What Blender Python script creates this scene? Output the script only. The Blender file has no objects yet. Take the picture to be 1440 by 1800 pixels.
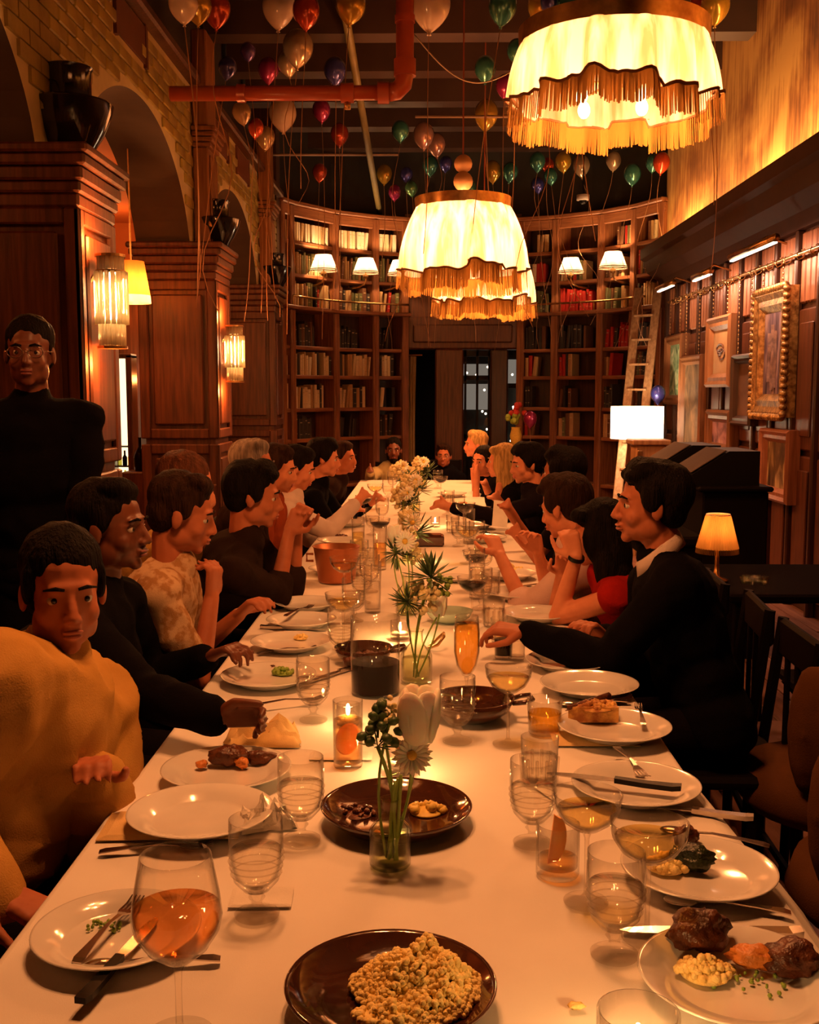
import bpy, bmesh, math, random
import numpy as np
from mathutils import Vector, Matrix, Euler, noise
R = math.radians
random.seed(7)
scn = bpy.context.scene
C = scn.collection
# ------------------------------------------------------------------ camera
CZ = 1.57
cd = bpy.data.cameras.new('camera'); cam = bpy.data.objects.new('camera', cd); C.objects.link(cam)
cam.location = (0, 0, CZ); cam.rotation_euler = (R(90 - 6.31), 0, R(0.9))
cd.sensor_fit = 'VERTICAL'; cd.sensor_height = 36; cd.lens = 38.0; cd.clip_start = .05; cd.clip_end = 100
scn.camera = cam
CM = cam.rotation_euler.to_matrix()
F = 1900.0
def ray(px, py): return CM @ Vector(((px - 720) / F, -(py - 900) / F, -1))
def at(px, py, Y):
    r = ray(px, py); t = Y / r.y; return Vector((r.x * t, Y, CZ + r.z * t))
def atX(px, py, X):
    r = ray(px, py); t = X / r.x; return Vector((X, r.y * t, CZ + r.z * t))
TZ = .75
def onz(px, py, z=TZ):
    r = ray(px, py); t = (z - CZ) / r.z; return Vector((r.x * t, r.y * t, z))
# ------------------------------------------------------------------ world, view
w = bpy.data.worlds.new('world'); scn.world = w; w.use_nodes = True
w.node_tree.nodes['Background'].inputs[0].default_value = (.16, .055, .02, 1)
w.node_tree.nodes['Background'].inputs[1].default_value = .02
scn.view_settings.view_transform = 'Standard'; scn.view_settings.look = 'None'
scn.view_settings.gamma = 1; scn.view_settings.exposure = 0.0; scn.view_settings.use_curve_mapping = False
try:
    scn.cycles.use_denoising = True; scn.cycles.max_bounces = 7; scn.cycles.diffuse_bounces = 3
    scn.cycles.glossy_bounces = 3; scn.cycles.transmission_bounces = 4; scn.cycles.transparent_max_bounces = 24
    scn.cycles.caustics_reflective = False; scn.cycles.caustics_refractive = False
    scn.cycles.sample_clamp_indirect = 4
except Exception: pass
WARM = (1, .35, .105); WARM2 = (1, .29, .06); ROSE = (1, .5, .3)
P_BIG, P_MID, P_NEAR = 36, 46, 42        # watts per bulb of the pendants (four bulbs each)
P_SCONCE, P_LIB, P_CANDLE, P_PIC, P_COVE, P_BACK = 46, 18, 1.8, 18, 42, 24
def point(name, loc, p, col=WARM, r=.03, parent=None):
    l = bpy.data.lights.new(name, 'POINT'); l.energy = p; l.color = col; l.shadow_soft_size = r
    o = bpy.data.objects.new(name, l); C.objects.link(o); o.location = loc
    if parent: o.parent = parent
    return o
def area(name, loc, rot, sx, sy, p, col=WARM, parent=None):
    l = bpy.data.lights.new(name, 'AREA'); l.shape = 'RECTANGLE'; l.size = sx; l.size_y = sy; l.energy = p; l.color = col
    o = bpy.data.objects.new(name, l); C.objects.link(o); o.location = loc; o.rotation_euler = rot
    if parent: o.parent = parent
    return o
# ------------------------------------------------------------------ materials
MATS = {}
def newmat(name):
    m = bpy.data.materials.new(name); m.use_nodes = True; nt = m.node_tree
    for n in list(nt.nodes): nt.nodes.remove(n)
    out = nt.nodes.new('ShaderNodeOutputMaterial'); return m, nt, out
def N(nt, t, **k):
    n = nt.nodes.new('ShaderNode' + t)
    for a, b in k.items(): setattr(n, a, b)
    return n
def bsdf(nt, col, rough=.5, metal=0, spec=.5, **kw):
    b = N(nt, 'BsdfPrincipled'); b.inputs['Base Color'].default_value = (*col[:3], 1)
    b.inputs['Roughness'].default_value = rough; b.inputs['Metallic'].default_value = metal
    b.inputs['Specular IOR Level'].default_value = spec
    for k, v in kw.items(): b.inputs[k.replace('_', ' ')].default_value = v
    return b
def mat(name, col, rough=.5, metal=0, spec=.5, col2=None, scale=8, stretch=(1, 1, 1), bump=0, bscale=None, detail=4, kind='noise', emit=0, contrast=(.35, .65), **kw):
    if name in MATS: return MATS[name]
    m, nt, out = newmat(name); b = bsdf(nt, col, rough, metal, spec, **kw)
    tc = N(nt, 'TexCoord'); mp = N(nt, 'Mapping'); mp.inputs['Scale'].default_value = stretch
    nt.links.new(tc.outputs['Object'], mp.inputs[0])
    if kind == 'voronoi': t = N(nt, 'TexVoronoi'); fac = 'Distance'
    else: t = N(nt, 'TexNoise'); fac = 'Fac'; t.inputs['Detail'].default_value = detail
    t.inputs['Scale'].default_value = scale; nt.links.new(mp.outputs[0], t.inputs['Vector'])
    if col2 is None: col2 = tuple(c * .86 for c in col)
    rp = N(nt, 'ValToRGB'); rp.color_ramp.elements[0].position = contrast[0]; rp.color_ramp.elements[1].position = contrast[1]
    rp.color_ramp.elements[0].color = (*col2, 1); rp.color_ramp.elements[1].color = (*col, 1)
    nt.links.new(t.outputs[fac], rp.inputs[0]); nt.links.new(rp.outputs[0], b.inputs['Base Color'])
    if bump:
        t2 = N(nt, 'TexNoise'); t2.inputs['Scale'].default_value = bscale or scale * 3; t2.inputs['Detail'].default_value = 3
        nt.links.new(mp.outputs[0], t2.inputs['Vector'])
        bp = N(nt, 'Bump'); bp.inputs['Strength'].default_value = bump; bp.inputs['Distance'].default_value = .01
        nt.links.new(t2.outputs['Fac'], bp.inputs['Height']); nt.links.new(bp.outputs[0], b.inputs['Normal'])
    if emit:
        b.inputs['Emission Color'].default_value = (*col[:3], 1); b.inputs['Emission Strength'].default_value = emit
    nt.links.new(b.outputs[0], out.inputs[0]); MATS[name] = m; return m
def emat(name, col, s):
    if name in MATS: return MATS[name]
    m, nt, out = newmat(name); e = N(nt, 'Emission'); e.inputs[0].default_value = (*col, 1); e.inputs[1].default_value = s
    nt.links.new(e.outputs[0], out.inputs[0]); MATS[name] = m; return m
def thinglass(name, tint=(.985, .975, .955), edge=.62, rough=.012):
    """Thin glass wall or liquid: clear straight through, mirror-like and darker towards its rim."""
    if name in MATS: return MATS[name]
    m, nt, out = newmat(name); tr = N(nt, 'BsdfTransparent'); gl = N(nt, 'BsdfGlossy'); gl.inputs['Roughness'].default_value = rough
    gl.inputs['Color'].default_value = (1, 1, 1, 1)
    lw = N(nt, 'LayerWeight'); lw.inputs['Blend'].default_value = .5
    cr = N(nt, 'ValToRGB'); cr.color_ramp.elements[0].position = .45; cr.color_ramp.elements[0].color = (*tint, 1)
    cr.color_ramp.elements[1].position = 1; cr.color_ramp.elements[1].color = (*[t * edge for t in tint], 1)
    nt.links.new(lw.outputs['Facing'], cr.inputs[0]); nt.links.new(cr.outputs[0], tr.inputs[0])
    pw = N(nt, 'Math', operation='POWER'); pw.inputs[1].default_value = 4.0; nt.links.new(lw.outputs['Facing'], pw.inputs[0])
    fr = N(nt, 'Math', operation='MULTIPLY_ADD'); fr.inputs[1].default_value = .55; fr.inputs[2].default_value = .03; nt.links.new(pw.outputs[0], fr.inputs[0])
    mx = N(nt, 'MixShader'); nt.links.new(fr.outputs[0], mx.inputs[0]); nt.links.new(tr.outputs[0], mx.inputs[1]); nt.links.new(gl.outputs[0], mx.inputs[2])
    nt.links.new(mx.outputs[0], out.inputs[0]); MATS[name] = m; return m
def shadecloth(name, col, trans=.75, dark=(.72, .72, .72), zs=.25):
    if name in MATS: return MATS[name]
    m, nt, out = newmat(name); d = N(nt, 'BsdfDiffuse'); t = N(nt, 'BsdfTranslucent')
    tc = N(nt, 'TexCoord'); mp = N(nt, 'Mapping'); mp.inputs['Scale'].default_value = (1, 1, zs); nt.links.new(tc.outputs['Object'], mp.inputs[0])
    no = N(nt, 'TexNoise'); no.inputs['Scale'].default_value = 14; no.inputs['Detail'].default_value = 3; nt.links.new(mp.outputs[0], no.inputs['Vector'])
    rp = N(nt, 'ValToRGB'); rp.color_ramp.elements[0].color = (*[c * q for c, q in zip(col, dark)], 1); rp.color_ramp.elements[1].color = (*col, 1)
    rp.color_ramp.elements[0].position = .38; rp.color_ramp.elements[1].position = .6
    nt.links.new(no.outputs['Fac'], rp.inputs[0])
    for s in (d, t): nt.links.new(rp.outputs[0], s.inputs[0])
    mx = N(nt, 'MixShader'); mx.inputs[0].default_value = trans
    nt.links.new(d.outputs[0], mx.inputs[1]); nt.links.new(t.outputs[0], mx.inputs[2]); nt.links.new(mx.outputs[0], out.inputs[0]); MATS[name] = m; return m
def wood(name, c1, c2, rough=.42, s=3, axis=2, bump=.08):
    st = [14, 14, 14]; st[axis] = 1
    return mat(name, c1, rough, 0, .5, col2=c2, scale=s, stretch=tuple(st), bump=bump, bscale=s * 2)
W_WALN = wood('walnut panelling', (.12, .034, .011), (.05, .013, .004), .4)
W_DARK = wood('dark stained wood', (.055, .017, .006), (.022, .007, .003), .38)
W_SHELF = wood('bookcase oak', (.34, .125, .045), (.19, .06, .02), .45, axis=0)
W_POST = wood('bookcase oak upright', (.32, .115, .04), (.17, .052, .018), .45)
W_BLACK = mat('black lacquered wood', (.005, .003, .003), .6, 0, .06)
W_FLOOR = wood('floor boards', (.34, .17, .13), (.2, .09, .07), .3, axis=1)
W_LADDER = wood('pale ladder pine', (.42, .23, .1), (.26, .13, .05), .5)
BRASS = mat('aged brass', (.75, .48, .2), .28, 1, col2=(.5, .3, .12), scale=20)
GILT = mat('gilded frame', (.62, .38, .13), .38, .7, col2=(.2, .1, .03), scale=25, bump=.5)
STEEL = mat('polished steel', (.62, .56, .5), .18, 1, scale=30)
DKSTEEL = mat('dark steel cutlery', (.2, .16, .14), .22, 1, scale=30)
PLATE = mat('white glazed china', (.84, .8, .75), .12, 0, .55, scale=5, Coat_Weight=.35, Coat_Roughness=.05)
BROWNC = mat('brown glazed stoneware', (.07, .022, .01), .1, 0, .6, col2=(.03, .01, .006), scale=9, Coat_Weight=.6, Coat_Roughness=.04)
GREENC = mat('celadon glazed bowl', (.4, .5, .4), .2, 0, .5, scale=9)
LINEN = mat('white table linen', (.83, .78, .72), .85, 0, .2, col2=(.79, .73, .67), scale=5, bump=.12, bscale=600)
NAPK = mat('ochre folded napkin', (.8, .55, .24), .85, 0, .2, scale=12, bump=.2, bscale=400)
NAPW = mat('white paper napkin', (.86, .8, .72), .85, 0, .2, scale=12, bump=.2, bscale=300)
GLASS = thinglass('clear drinking glass')
WATER = thinglass('water in glass', (.985, .975, .95), .7)
def thickglass():
    m, nt, out = newmat('thick cut glass'); g = N(nt, 'BsdfGlass'); g.inputs['Roughness'].default_value = .02; g.inputs['IOR'].default_value = 1.46; g.inputs['Color'].default_value = (.98, .96, .93, 1)
    tr = N(nt, 'BsdfTransparent'); tr.inputs[0].default_value = (.97, .95, .92, 1); mx = N(nt, 'MixShader'); mx.inputs[0].default_value = .2
    nt.links.new(tr.outputs[0], mx.inputs[1]); nt.links.new(g.outputs[0], mx.inputs[2]); nt.links.new(mx.outputs[0], out.inputs[0]); return m
THICK = thickglass()
WHITEG = thinglass('pale sparkling wine', (.95, .86, .55), .5)
GOLDG = thinglass('golden champagne', (1, .74, .3), .45)
ORANGEG = thinglass('orange wine', (1, .66, .36), .75)
AMBERG = thinglass('amber drink', (1, .78, .45), .6)
DARKG = mat('dark red wine', (.006, .001, .001), .15, 0, .04)
BLACKP = mat('black satin paint', (.006, .005, .005), .4, 0, .18)
MATTB = mat('matt black cloth', (.006, .004, .005), .9, 0, .03, bump=.2, bscale=200)
STEM = mat('green flower stem', (.3, .42, .08), .5, col2=(.2, .32, .05), Subsurface_Weight=0)
LEAF = mat('dark green leaf', (.07, .13, .035), .45, col2=(.035, .07, .02), scale=30)
PETW = mat('white petal', (.95, .9, .8), .6, col2=(.9, .82, .66), scale=20, Subsurface_Weight=.3, Subsurface_Scale=.02)
PETY = mat('yellow flower centre', (.85, .55, .08), .6, scale=60, bump=.5)
PETC = mat('cream blossom', (.82, .7, .42), .6, col2=(.6, .5, .2), scale=40)
# ------------------------------------------------------------------ mesh builder
class MB:
    def __init__(s): s.v = []; s.f = []; s.m = []; s.M = None
    def add(s, vs, fs, mi=0, M=None):
        n = len(s.v)
        if M is not None: vs = [M @ Vector(v) for v in vs]
        s.v += [tuple(v) for v in vs]; s.f += [tuple(i + n for i in f) for f in fs]; s.m += [mi] * len(fs); return s
    def box(s, a, b, mi=0, M=None):
        (x0, y0, z0), (x1, y1, z1) = a, b
        if x0 > x1: x0, x1 = x1, x0
        if y0 > y1: y0, y1 = y1, y0
        if z0 > z1: z0, z1 = z1, z0
        return s.add([(x0, y0, z0), (x1, y0, z0), (x1, y1, z0), (x0, y1, z0), (x0, y0, z1), (x1, y0, z1), (x1, y1, z1), (x0, y1, z1)],
                     [(0, 3, 2, 1), (4, 5, 6, 7), (0, 1, 5, 4), (1, 2, 6, 5), (2, 3, 7, 6), (3, 0, 4, 7)], mi, M)
    def cbox(s, a, b, c=.01, mi=0, M=None):
        """box whose four faces slope to a smaller front and back: a bevelled board, c = chamfer"""
        bm = bmesh.new(); bmesh.ops.create_cube(bm, size=1)
        sx, sy, sz = [abs(b[i] - a[i]) for i in range(3)]; ce = [(a[i] + b[i]) / 2 for i in range(3)]
        for v in bm.verts: v.co = Vector((v.co.x * sx, v.co.y * sy, v.co.z * sz)) + Vector(ce)
        bmesh.ops.bevel(bm, geom=bm.edges[:], offset=min(c, .45 * min(sx, sy, sz)), segments=1, affect='EDGES')
        bm.verts.index_update(); s.add([v.co[:] for v in bm.verts], [[v.index for v in f.verts] for f in bm.faces], mi, M); bm.free(); return s
    def lathe(s, prof, n=24, mi=0, M=None, wob=None):
        vs = []; k = len(prof)
        for j in range(n):
            a = 2 * math.pi * j / n
            for i, (r, z) in enumerate(prof):
                rr, zz = (r, z) if wob is None else wob(r, z, a, i)
                vs.append((rr * math.cos(a), rr * math.sin(a), zz))
        fs = []
        for j in range(n):
            j2 = (j + 1) % n
            for i in range(k - 1): fs.append((j * k + i, j2 * k + i, j2 * k + i + 1, j * k + i + 1))
        if prof[0][0] < 1e-4: pass
        return s.add(vs, fs, mi, M)
    def tube(s, pts, r, n=6, mi=0, M=None, cap=True, flat=1):
        pts = [Vector(p) for p in pts]; k = len(pts)
        rs = r if hasattr(r, '__len__') else [r] * k
        vs = []; up = None
        for i, p in enumerate(pts):
            d = (pts[min(i + 1, k - 1)] - pts[max(i - 1, 0)])
            d = d.normalized() if d.length > 1e-9 else Vector((0, 0, 1))
            if up is None: up = Vector((0, 0, 1)) if abs(d.z) < .9 else Vector((1, 0, 0))
            u = d.cross(up); u = u.normalized() if u.length > 1e-6 else d.orthogonal().normalized(); v = u.cross(d).normalized(); up = v
            for j in range(n):
                a = 2 * math.pi * j / n; vs.append(p + u * (math.cos(a) * rs[i]) + v * (math.sin(a) * rs[i] * flat))
        fs = [(i * n + j, i * n + (j + 1) % n, (i + 1) * n + (j + 1) % n, (i + 1) * n + j) for i in range(k - 1) for j in range(n)]
        if cap: fs += [tuple(range(n - 1, -1, -1)), tuple(range((k - 1) * n, k * n))]
        return s.add(vs, fs, mi, M)
    def ell(s, c, r, u=10, v=7, mi=0, M=None, rot=None, wob=None):
        r = r if hasattr(r, '__len__') else (r, r, r); vs = []; c = Vector(c)
        def P(th, ph):
            q = Vector((math.sin(ph) * math.cos(th), math.sin(ph) * math.sin(th), math.cos(ph)))
            k = 1 if wob is None else wob(q)
            q = Vector((q.x * r[0], q.y * r[1], q.z * r[2])) * k
            return (rot @ q if rot is not None else q) + c
        vs.append(P(0, 0))
        for i in range(1, v):
            for j in range(u): vs.append(P(2 * math.pi * j / u, math.pi * i / v))
        vs.append(P(0, math.pi)); L = len(vs) - 1
        fs = [(0, 1 + j, 1 + (j + 1) % u) for j in range(u)]
        for i in range(v - 2):
            for j in range(u): a = 1 + i * u; b = a + u; fs.append((a + j, b + j, b + (j + 1) % u, a + (j + 1) % u))
        a = 1 + (v - 2) * u; fs += [(a + (j + 1) % u, a + j, L) for j in range(u)]
        return s.add(vs, fs, mi, M)
    def grid(s, pts, nu, nv, mi=0, M=None, close=False):
        fs = []
        for i in range(nu if close else nu - 1):
            for j in range(nv - 1):
                i2 = (i + 1) % nu; fs.append((i * nv + j, i2 * nv + j, i2 * nv + j + 1, i * nv + j + 1))
        return s.add(pts, fs, mi, M)
    def prism(s, poly, z0, z1, mi=0, M=None):
        n = len(poly); vs = [(x, y, z0) for x, y in poly] + [(x, y, z1) for x, y in poly]
        return s.add(vs, [tuple(range(n - 1, -1, -1)), tuple(range(n, 2 * n))] + [(i, (i + 1) % n, n + (i + 1) % n, n + i) for i in range(n)], mi, M)
    def mesh(s, name, mats, smooth=False):
        me = bpy.data.meshes.new(name); me.from_pydata(s.v, [], s.f)
        for m in (mats if isinstance(mats, (list, tuple)) else [mats]): me.materials.append(m)
        if any(s.m): me.polygons.foreach_set('material_index', s.m)
        if smooth:
            me.polygons.foreach_set('use_smooth', [True] * len(me.polygons))
            if smooth is not True:
                try: me.set_sharp_from_angle(angle=R(smooth))
                except Exception: pass
        me.update(); return me
    def build(s, name, mats, parent=None, smooth=False, loc=None, **kw):
        o = bpy.data.objects.new(name, s.mesh(name, mats, smooth)); C.objects.link(o)
        if parent is not None: o.parent = parent
        if loc is not None: o.location = loc
        for k, v in kw.items(): o[k] = v
        return o
def tag(o, label=None, cat=None, group=None, kind=None):
    for k, v in (('label', label), ('category', cat), ('group', group), ('kind', kind)):
        if v: o[k] = v
    return o
def thing(name, label, cat, loc=(0, 0, 0), rz=0, group=None):
    o = bpy.data.objects.new(name, None); C.objects.link(o); o.location = loc; o.rotation_euler = (0, 0, rz)
    o.empty_display_size = .1; return tag(o, label, cat, group)
def struct(mb, name, m, smooth=False, loc=None, parent=None, **kw):
    o = mb.build(name, m, parent, smooth, loc, **kw)
    if parent is None: o['kind'] = 'structure'
    return o
def kids(o): return [c for c in bpy.data.objects if c.parent == o]
def tree(o): return (o, [tree(c) for c in kids(o)])
def copy_of(tr, loc=None, rz=None, label=None, group=None, scale=None, parent=None):
    o, ch = tr; c = o.copy(); C.objects.link(c)
    if parent is not None: c.parent = parent
    if loc is not None: c.location = loc
    if rz is not None: c.rotation_euler = (0, 0, rz)
    if scale: c.scale = (scale,) * 3 if not hasattr(scale, '__len__') else scale
    if label: c['label'] = label
    if group: c['group'] = group
    for t in ch: copy_of(t, parent=c)
    return c
class Kind:
    """first call places the source itself, the next ones copies"""
    def __init__(s, root): s.t = tree(root); s.used = False
    def put(s, loc, rz=0, label=None, group=None, scale=None):
        if not s.used:
            s.used = True; o = s.t[0]; o.location = loc; o.rotation_euler = (0, 0, rz)
            if scale: o.scale = (scale,) * 3 if not hasattr(scale, '__len__') else scale
            if label: o['label'] = label
            if group: o['group'] = group
            return o
        return copy_of(s.t, loc, rz, label, group, scale)
# ================================================================== the room
XL, XR, ZC = -1.65, 2.70, 4.85
AX, AY, AR = .52, 11.73, 2.27            # the library apse: centre and radius
def apx(px):                             # where a column of the picture meets the apse arc
    r = ray(px, 600); k = r.x / r.y
    a = 1 + k * k; b = -2 * (k * AX + AY); c = AX * AX + AY * AY - AR * AR
    Y = (-b + math.sqrt(max(b * b - 4 * a * c, 0))) / (2 * a); return Vector((k * Y, Y, 0))
struct(MB().box((-5, -1.5, -.1), (4.2, 17, 0)), 'floor', mat('floor bed', (.06, .03, .02), .7))
fl = bpy.data.objects['floor']
bd = MB().cbox((-.085, -.9, 0), (.085, .9, .012), .004).mesh('floorboard', W_FLOOR)
n = 0
for i in range(7):
    for j in range(7):
        x = .72 + .175 * i; y = 1.4 + 1.82 * j + (i % 3) * .6
        o = bpy.data.objects.new('floorboard', bd); C.objects.link(o); o.parent = fl; o.location = (x, y, 0)
m = MB()
for i in range(-24, 22):
    if 0 <= i - 4 < 7 and False: continue
    x = .72 + .175 * i
    if .7 < x < 1.8: continue
    for j in range(9): m.box((x - .085, -1.4 + 1.9 * j + (i % 3) * .4, 0), (x + .085, .47 + 1.9 * j + (i % 3) * .4, .012))
m.build('floorboard', W_FLOOR, fl, kind='stuff')
struct(MB().box((-5, -1.5, ZC), (4.2, 17, ZC + .1)), 'ceiling', mat('dark painted ceiling', (.03, .017, .012), .8))
cl = bpy.data.objects['ceiling']
PALE = mat('pale lit joist face', (.30, .19, .1), .7, scale=4)  # pale tone puts the light on the beams' front faces into the colour
BEAMD = mat('dark beam paint', (.05, .022, .013), .55, scale=4)
beam = MB().box((XL - .2, -.12, -.34), (XR, .12, 0)).mesh('beam', BEAMD)
slat = MB().box((XL - .2, -.05, -.16), (XR, -.02, -.02)).mesh('joist', PALE)
for k in range(9):
    y = 5.2 + k * 1.05
    o = bpy.data.objects.new('ceiling_beam', beam); C.objects.link(o); o.parent = cl; o.location = (0, y, ZC)
    o = bpy.data.objects.new('joist', slat); C.objects.link(o); o.parent = cl; o.location = (0, y + .5, ZC)
# walls nobody sees well
struct(MB().box((-5, -1.5, 0), (4.2, -1.4, ZC)), 'wall_front', W_DARK)
# right wall --------------------------------------------------------
MUR, nt, out = newmat('mottled ochre mural'); b = bsdf(nt, (.5, .28, .08), .75)
tc = N(nt, 'TexCoord'); mp = N(nt, 'Mapping'); mp.inputs['Scale'].default_value = (1, 1, .9); nt.links.new(tc.outputs['Object'], mp.inputs[0])
n1 = N(nt, 'TexNoise'); n1.inputs['Scale'].default_value = 1.1; n1.inputs['Detail'].default_value = 6; n1.inputs['Distortion'].default_value = .6; nt.links.new(mp.outputs[0], n1.inputs['Vector'])
mp2 = N(nt, 'Mapping'); mp2.inputs['Scale'].default_value = (1, 14, 1.2); nt.links.new(tc.outputs['Object'], mp2.inputs[0])
n2 = N(nt, 'TexNoise'); n2.inputs['Scale'].default_value = 2; n2.inputs['Detail'].default_value = 4; nt.links.new(mp2.outputs[0], n2.inputs['Vector'])
ad = N(nt, 'Math', operation='MULTIPLY_ADD'); ad.inputs[1].default_value = .45; nt.links.new(n2.outputs['Fac'], ad.inputs[0]); nt.links.new(n1.outputs['Fac'], ad.inputs[2])
rp = N(nt, 'ValToRGB'); cr = rp.color_ramp; cr.elements[0].position = .55; cr.elements[0].color = (.13, .045, .012, 1); cr.elements[1].position = .86; cr.elements[1].color = (.62, .36, .11, 1)
e = cr.elements.new(.68); e.color = (.3, .12, .03, 1); nt.links.new(ad.outputs[0], rp.inputs[0]); nt.links.new(rp.outputs[0], b.inputs['Base Color']); nt.links.new(b.outputs[0], out.inputs[0])
struct(MB().box((XR, -1.4, 3.14), (XR + .15, AY + .8, ZC)), 'wall_right_upper', MUR)
wr = struct(MB().box((XR, -1.4, 0), (XR + .15, AY + .8, 3.14)), 'wall_right', W_DARK)
pb = MB()
pb.cbox((-.03, -.2, 0), (0, .2, 1.0), .012); pb.cbox((-.045, -.13, .1), (-.03, .13, .9), .02)
pme = pb.mesh('panel', W_WALN)
bat = MB().cbox((-.06, -.025, 0), (0, .025, 2.72), .01).mesh('batten', W_DARK)
for k in range(20):
    y = 3.0 + k * .47
    for z in (.12, 1.16):
        o = bpy.data.objects.new('panel', pme); C.objects.link(o); o.parent = wr; o.location = (XR, y, z)
    o = bpy.data.objects.new('batten', bat); C.objects.link(o); o.parent = wr; o.location = (XR, y + .235, 0)
bb = MB()
for q in (-.16, -.055, .05, .155): bb.cbox((-.028, q - .047, 0), (0, q + .047, .5), .012)
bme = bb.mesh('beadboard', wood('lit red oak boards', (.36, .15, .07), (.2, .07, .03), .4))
for k in range(20):
    o = bpy.data.objects.new('beadboard', bme); C.objects.link(o); o.parent = wr; o.location = (XR, 3.0 + k * .47, 2.2)
zl = atX(1300, 362, XR - .3).z
m = MB(); Z0, Z1 = 2.72, 3.12
pr = [(XR, Z0), (XR - .06, Z0), (XR - .10, Z0 + .1), (XR - .22, Z0 + .18), (XR - .25, Z0 + .3), (XR - .3, Z0 + .33), (XR - .3, Z1 + .04), (XR - .27, Z1 + .04), (XR - .27, Z1 - .03), (XR, Z1 - .03)]
m.add([(x, y, z) for y in (-1.4, AY + .7) for x, z in pr], [(i, (i + 1) % 10, 10 + (i + 1) % 10, 10 + i) for i in range(10)] + [tuple(range(10)), tuple(range(19, 9, -1))])
struct(m, 'trim_1', mat('dark cornice paint', (.045, .016, .007), .7, 0, .12))
struct(MB().box((XR - .24, 1.0, Z1 - .03), (XR - .2, AY + .5, Z1 - .01)), 'trim_2', emat('cove light strip', WARM, 6))
for k in range(4): area('cove_light', (XR - .2, 3.2 + k * 2.6, Z1 + .03), (R(180), R(25), 0), .08, 2.4, P_COVE, (1, .5, .17))
# picture rail
pr = thing('picture_rail', 'long brass rail with hooks running above the framed pictures', 'rail', (XR - .1, 0, 2.53))
MB().tube([(0, 3.5, 0), (0, AY + .1, 0)], .014, 8).build('rod', BRASS, pr, True)
hk = MB().tube([(0, 0, .02), (.02, 0, .03), (.025, 0, 0), (.01, 0, -.03), (-.02, 0, -.045), (-.035, 0, -.02), (-.025, 0, .01)], .004, 5).mesh('hook', BRASS, True)
bk = MB().tube([(0, 0, 0), (.1, 0, .0)], .008, 6).mesh('bracket', BRASS, True)
for k in range(34):
    o = bpy.data.objects.new('hook', hk); C.objects.link(o); o.parent = pr; o.location = (0, 4 + k * .23 + random.uniform(-.05, .05), 0)
for k in range(9):
    o = bpy.data.objects.new('bracket', bk); C.objects.link(o); o.parent = pr; o.location = (0, 3.7 + k * .98, 0)
# picture lights
def piclight(px, py, ln, label, p):
    c = atX(px, py, XR - .34)
    t = thing('picture_light', label, 'lamp', c)
    MB().tube([(0, -ln / 2, 0), (0, ln / 2, 0)], .028, 10).build('shade', BRASS, t, True)
    MB().box((-.012, -ln / 2 + .02, -.036), (.016, ln / 2 - .02, -.026)).build('lit_tube', emat('pink white tube', (1, .72, .55), 5), t)
    MB().tube([(0, 0, 0), (.1, 0, .08), (.25, 0, .03)], .009, 6).build('arm', BRASS, t, True)
    l = area('tube_light', (c.x, c.y, c.z - .045), (0, R(-38), 0), .03, ln, p, ROSE)
piclight(1322, 436, 1.1, 'brass picture light with glowing white tube above the ornate gilt frame', P_PIC)
piclight(1234, 482, .6, 'small brass picture light above the tan drawing', P_PIC * .8)
piclight(1170, 502, .7, 'unlit looking brass picture light at the far end of the gallery wall', P_PIC * .25)
# paintings
def canvas(nm, cols, sc=4, st=(1, 1, 1)):
    m, nt, out = newmat(nm); b = bsdf(nt, cols[0], .7, 0, .15)
    tc = N(nt, 'TexCoord'); mp = N(nt, 'Mapping'); mp.inputs['Scale'].default_value = st; nt.links.new(tc.outputs['Object'], mp.inputs[0])
    t = N(nt, 'TexNoise'); t.inputs['Scale'].default_value = sc; t.inputs['Detail'].default_value = 5; t.inputs['Distortion'].default_value = 1.2; nt.links.new(mp.outputs[0], t.inputs['Vector'])
    rp = N(nt, 'ValToRGB'); cr = rp.color_ramp
    while len(cr.elements) < len(cols): cr.elements.new(.5)
    for i, c in enumerate(cols): cr.elements[i].position = .32 + .36 * i / (len(cols) - 1); cr.elements[i].color = (*c, 1)
    nt.links.new(t.outputs['Fac'], rp.inputs[0]); nt.links.new(rp.outputs[0], b.inputs['Base Color']); nt.links.new(b.outputs[0], out.inputs[0]); return m
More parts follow.
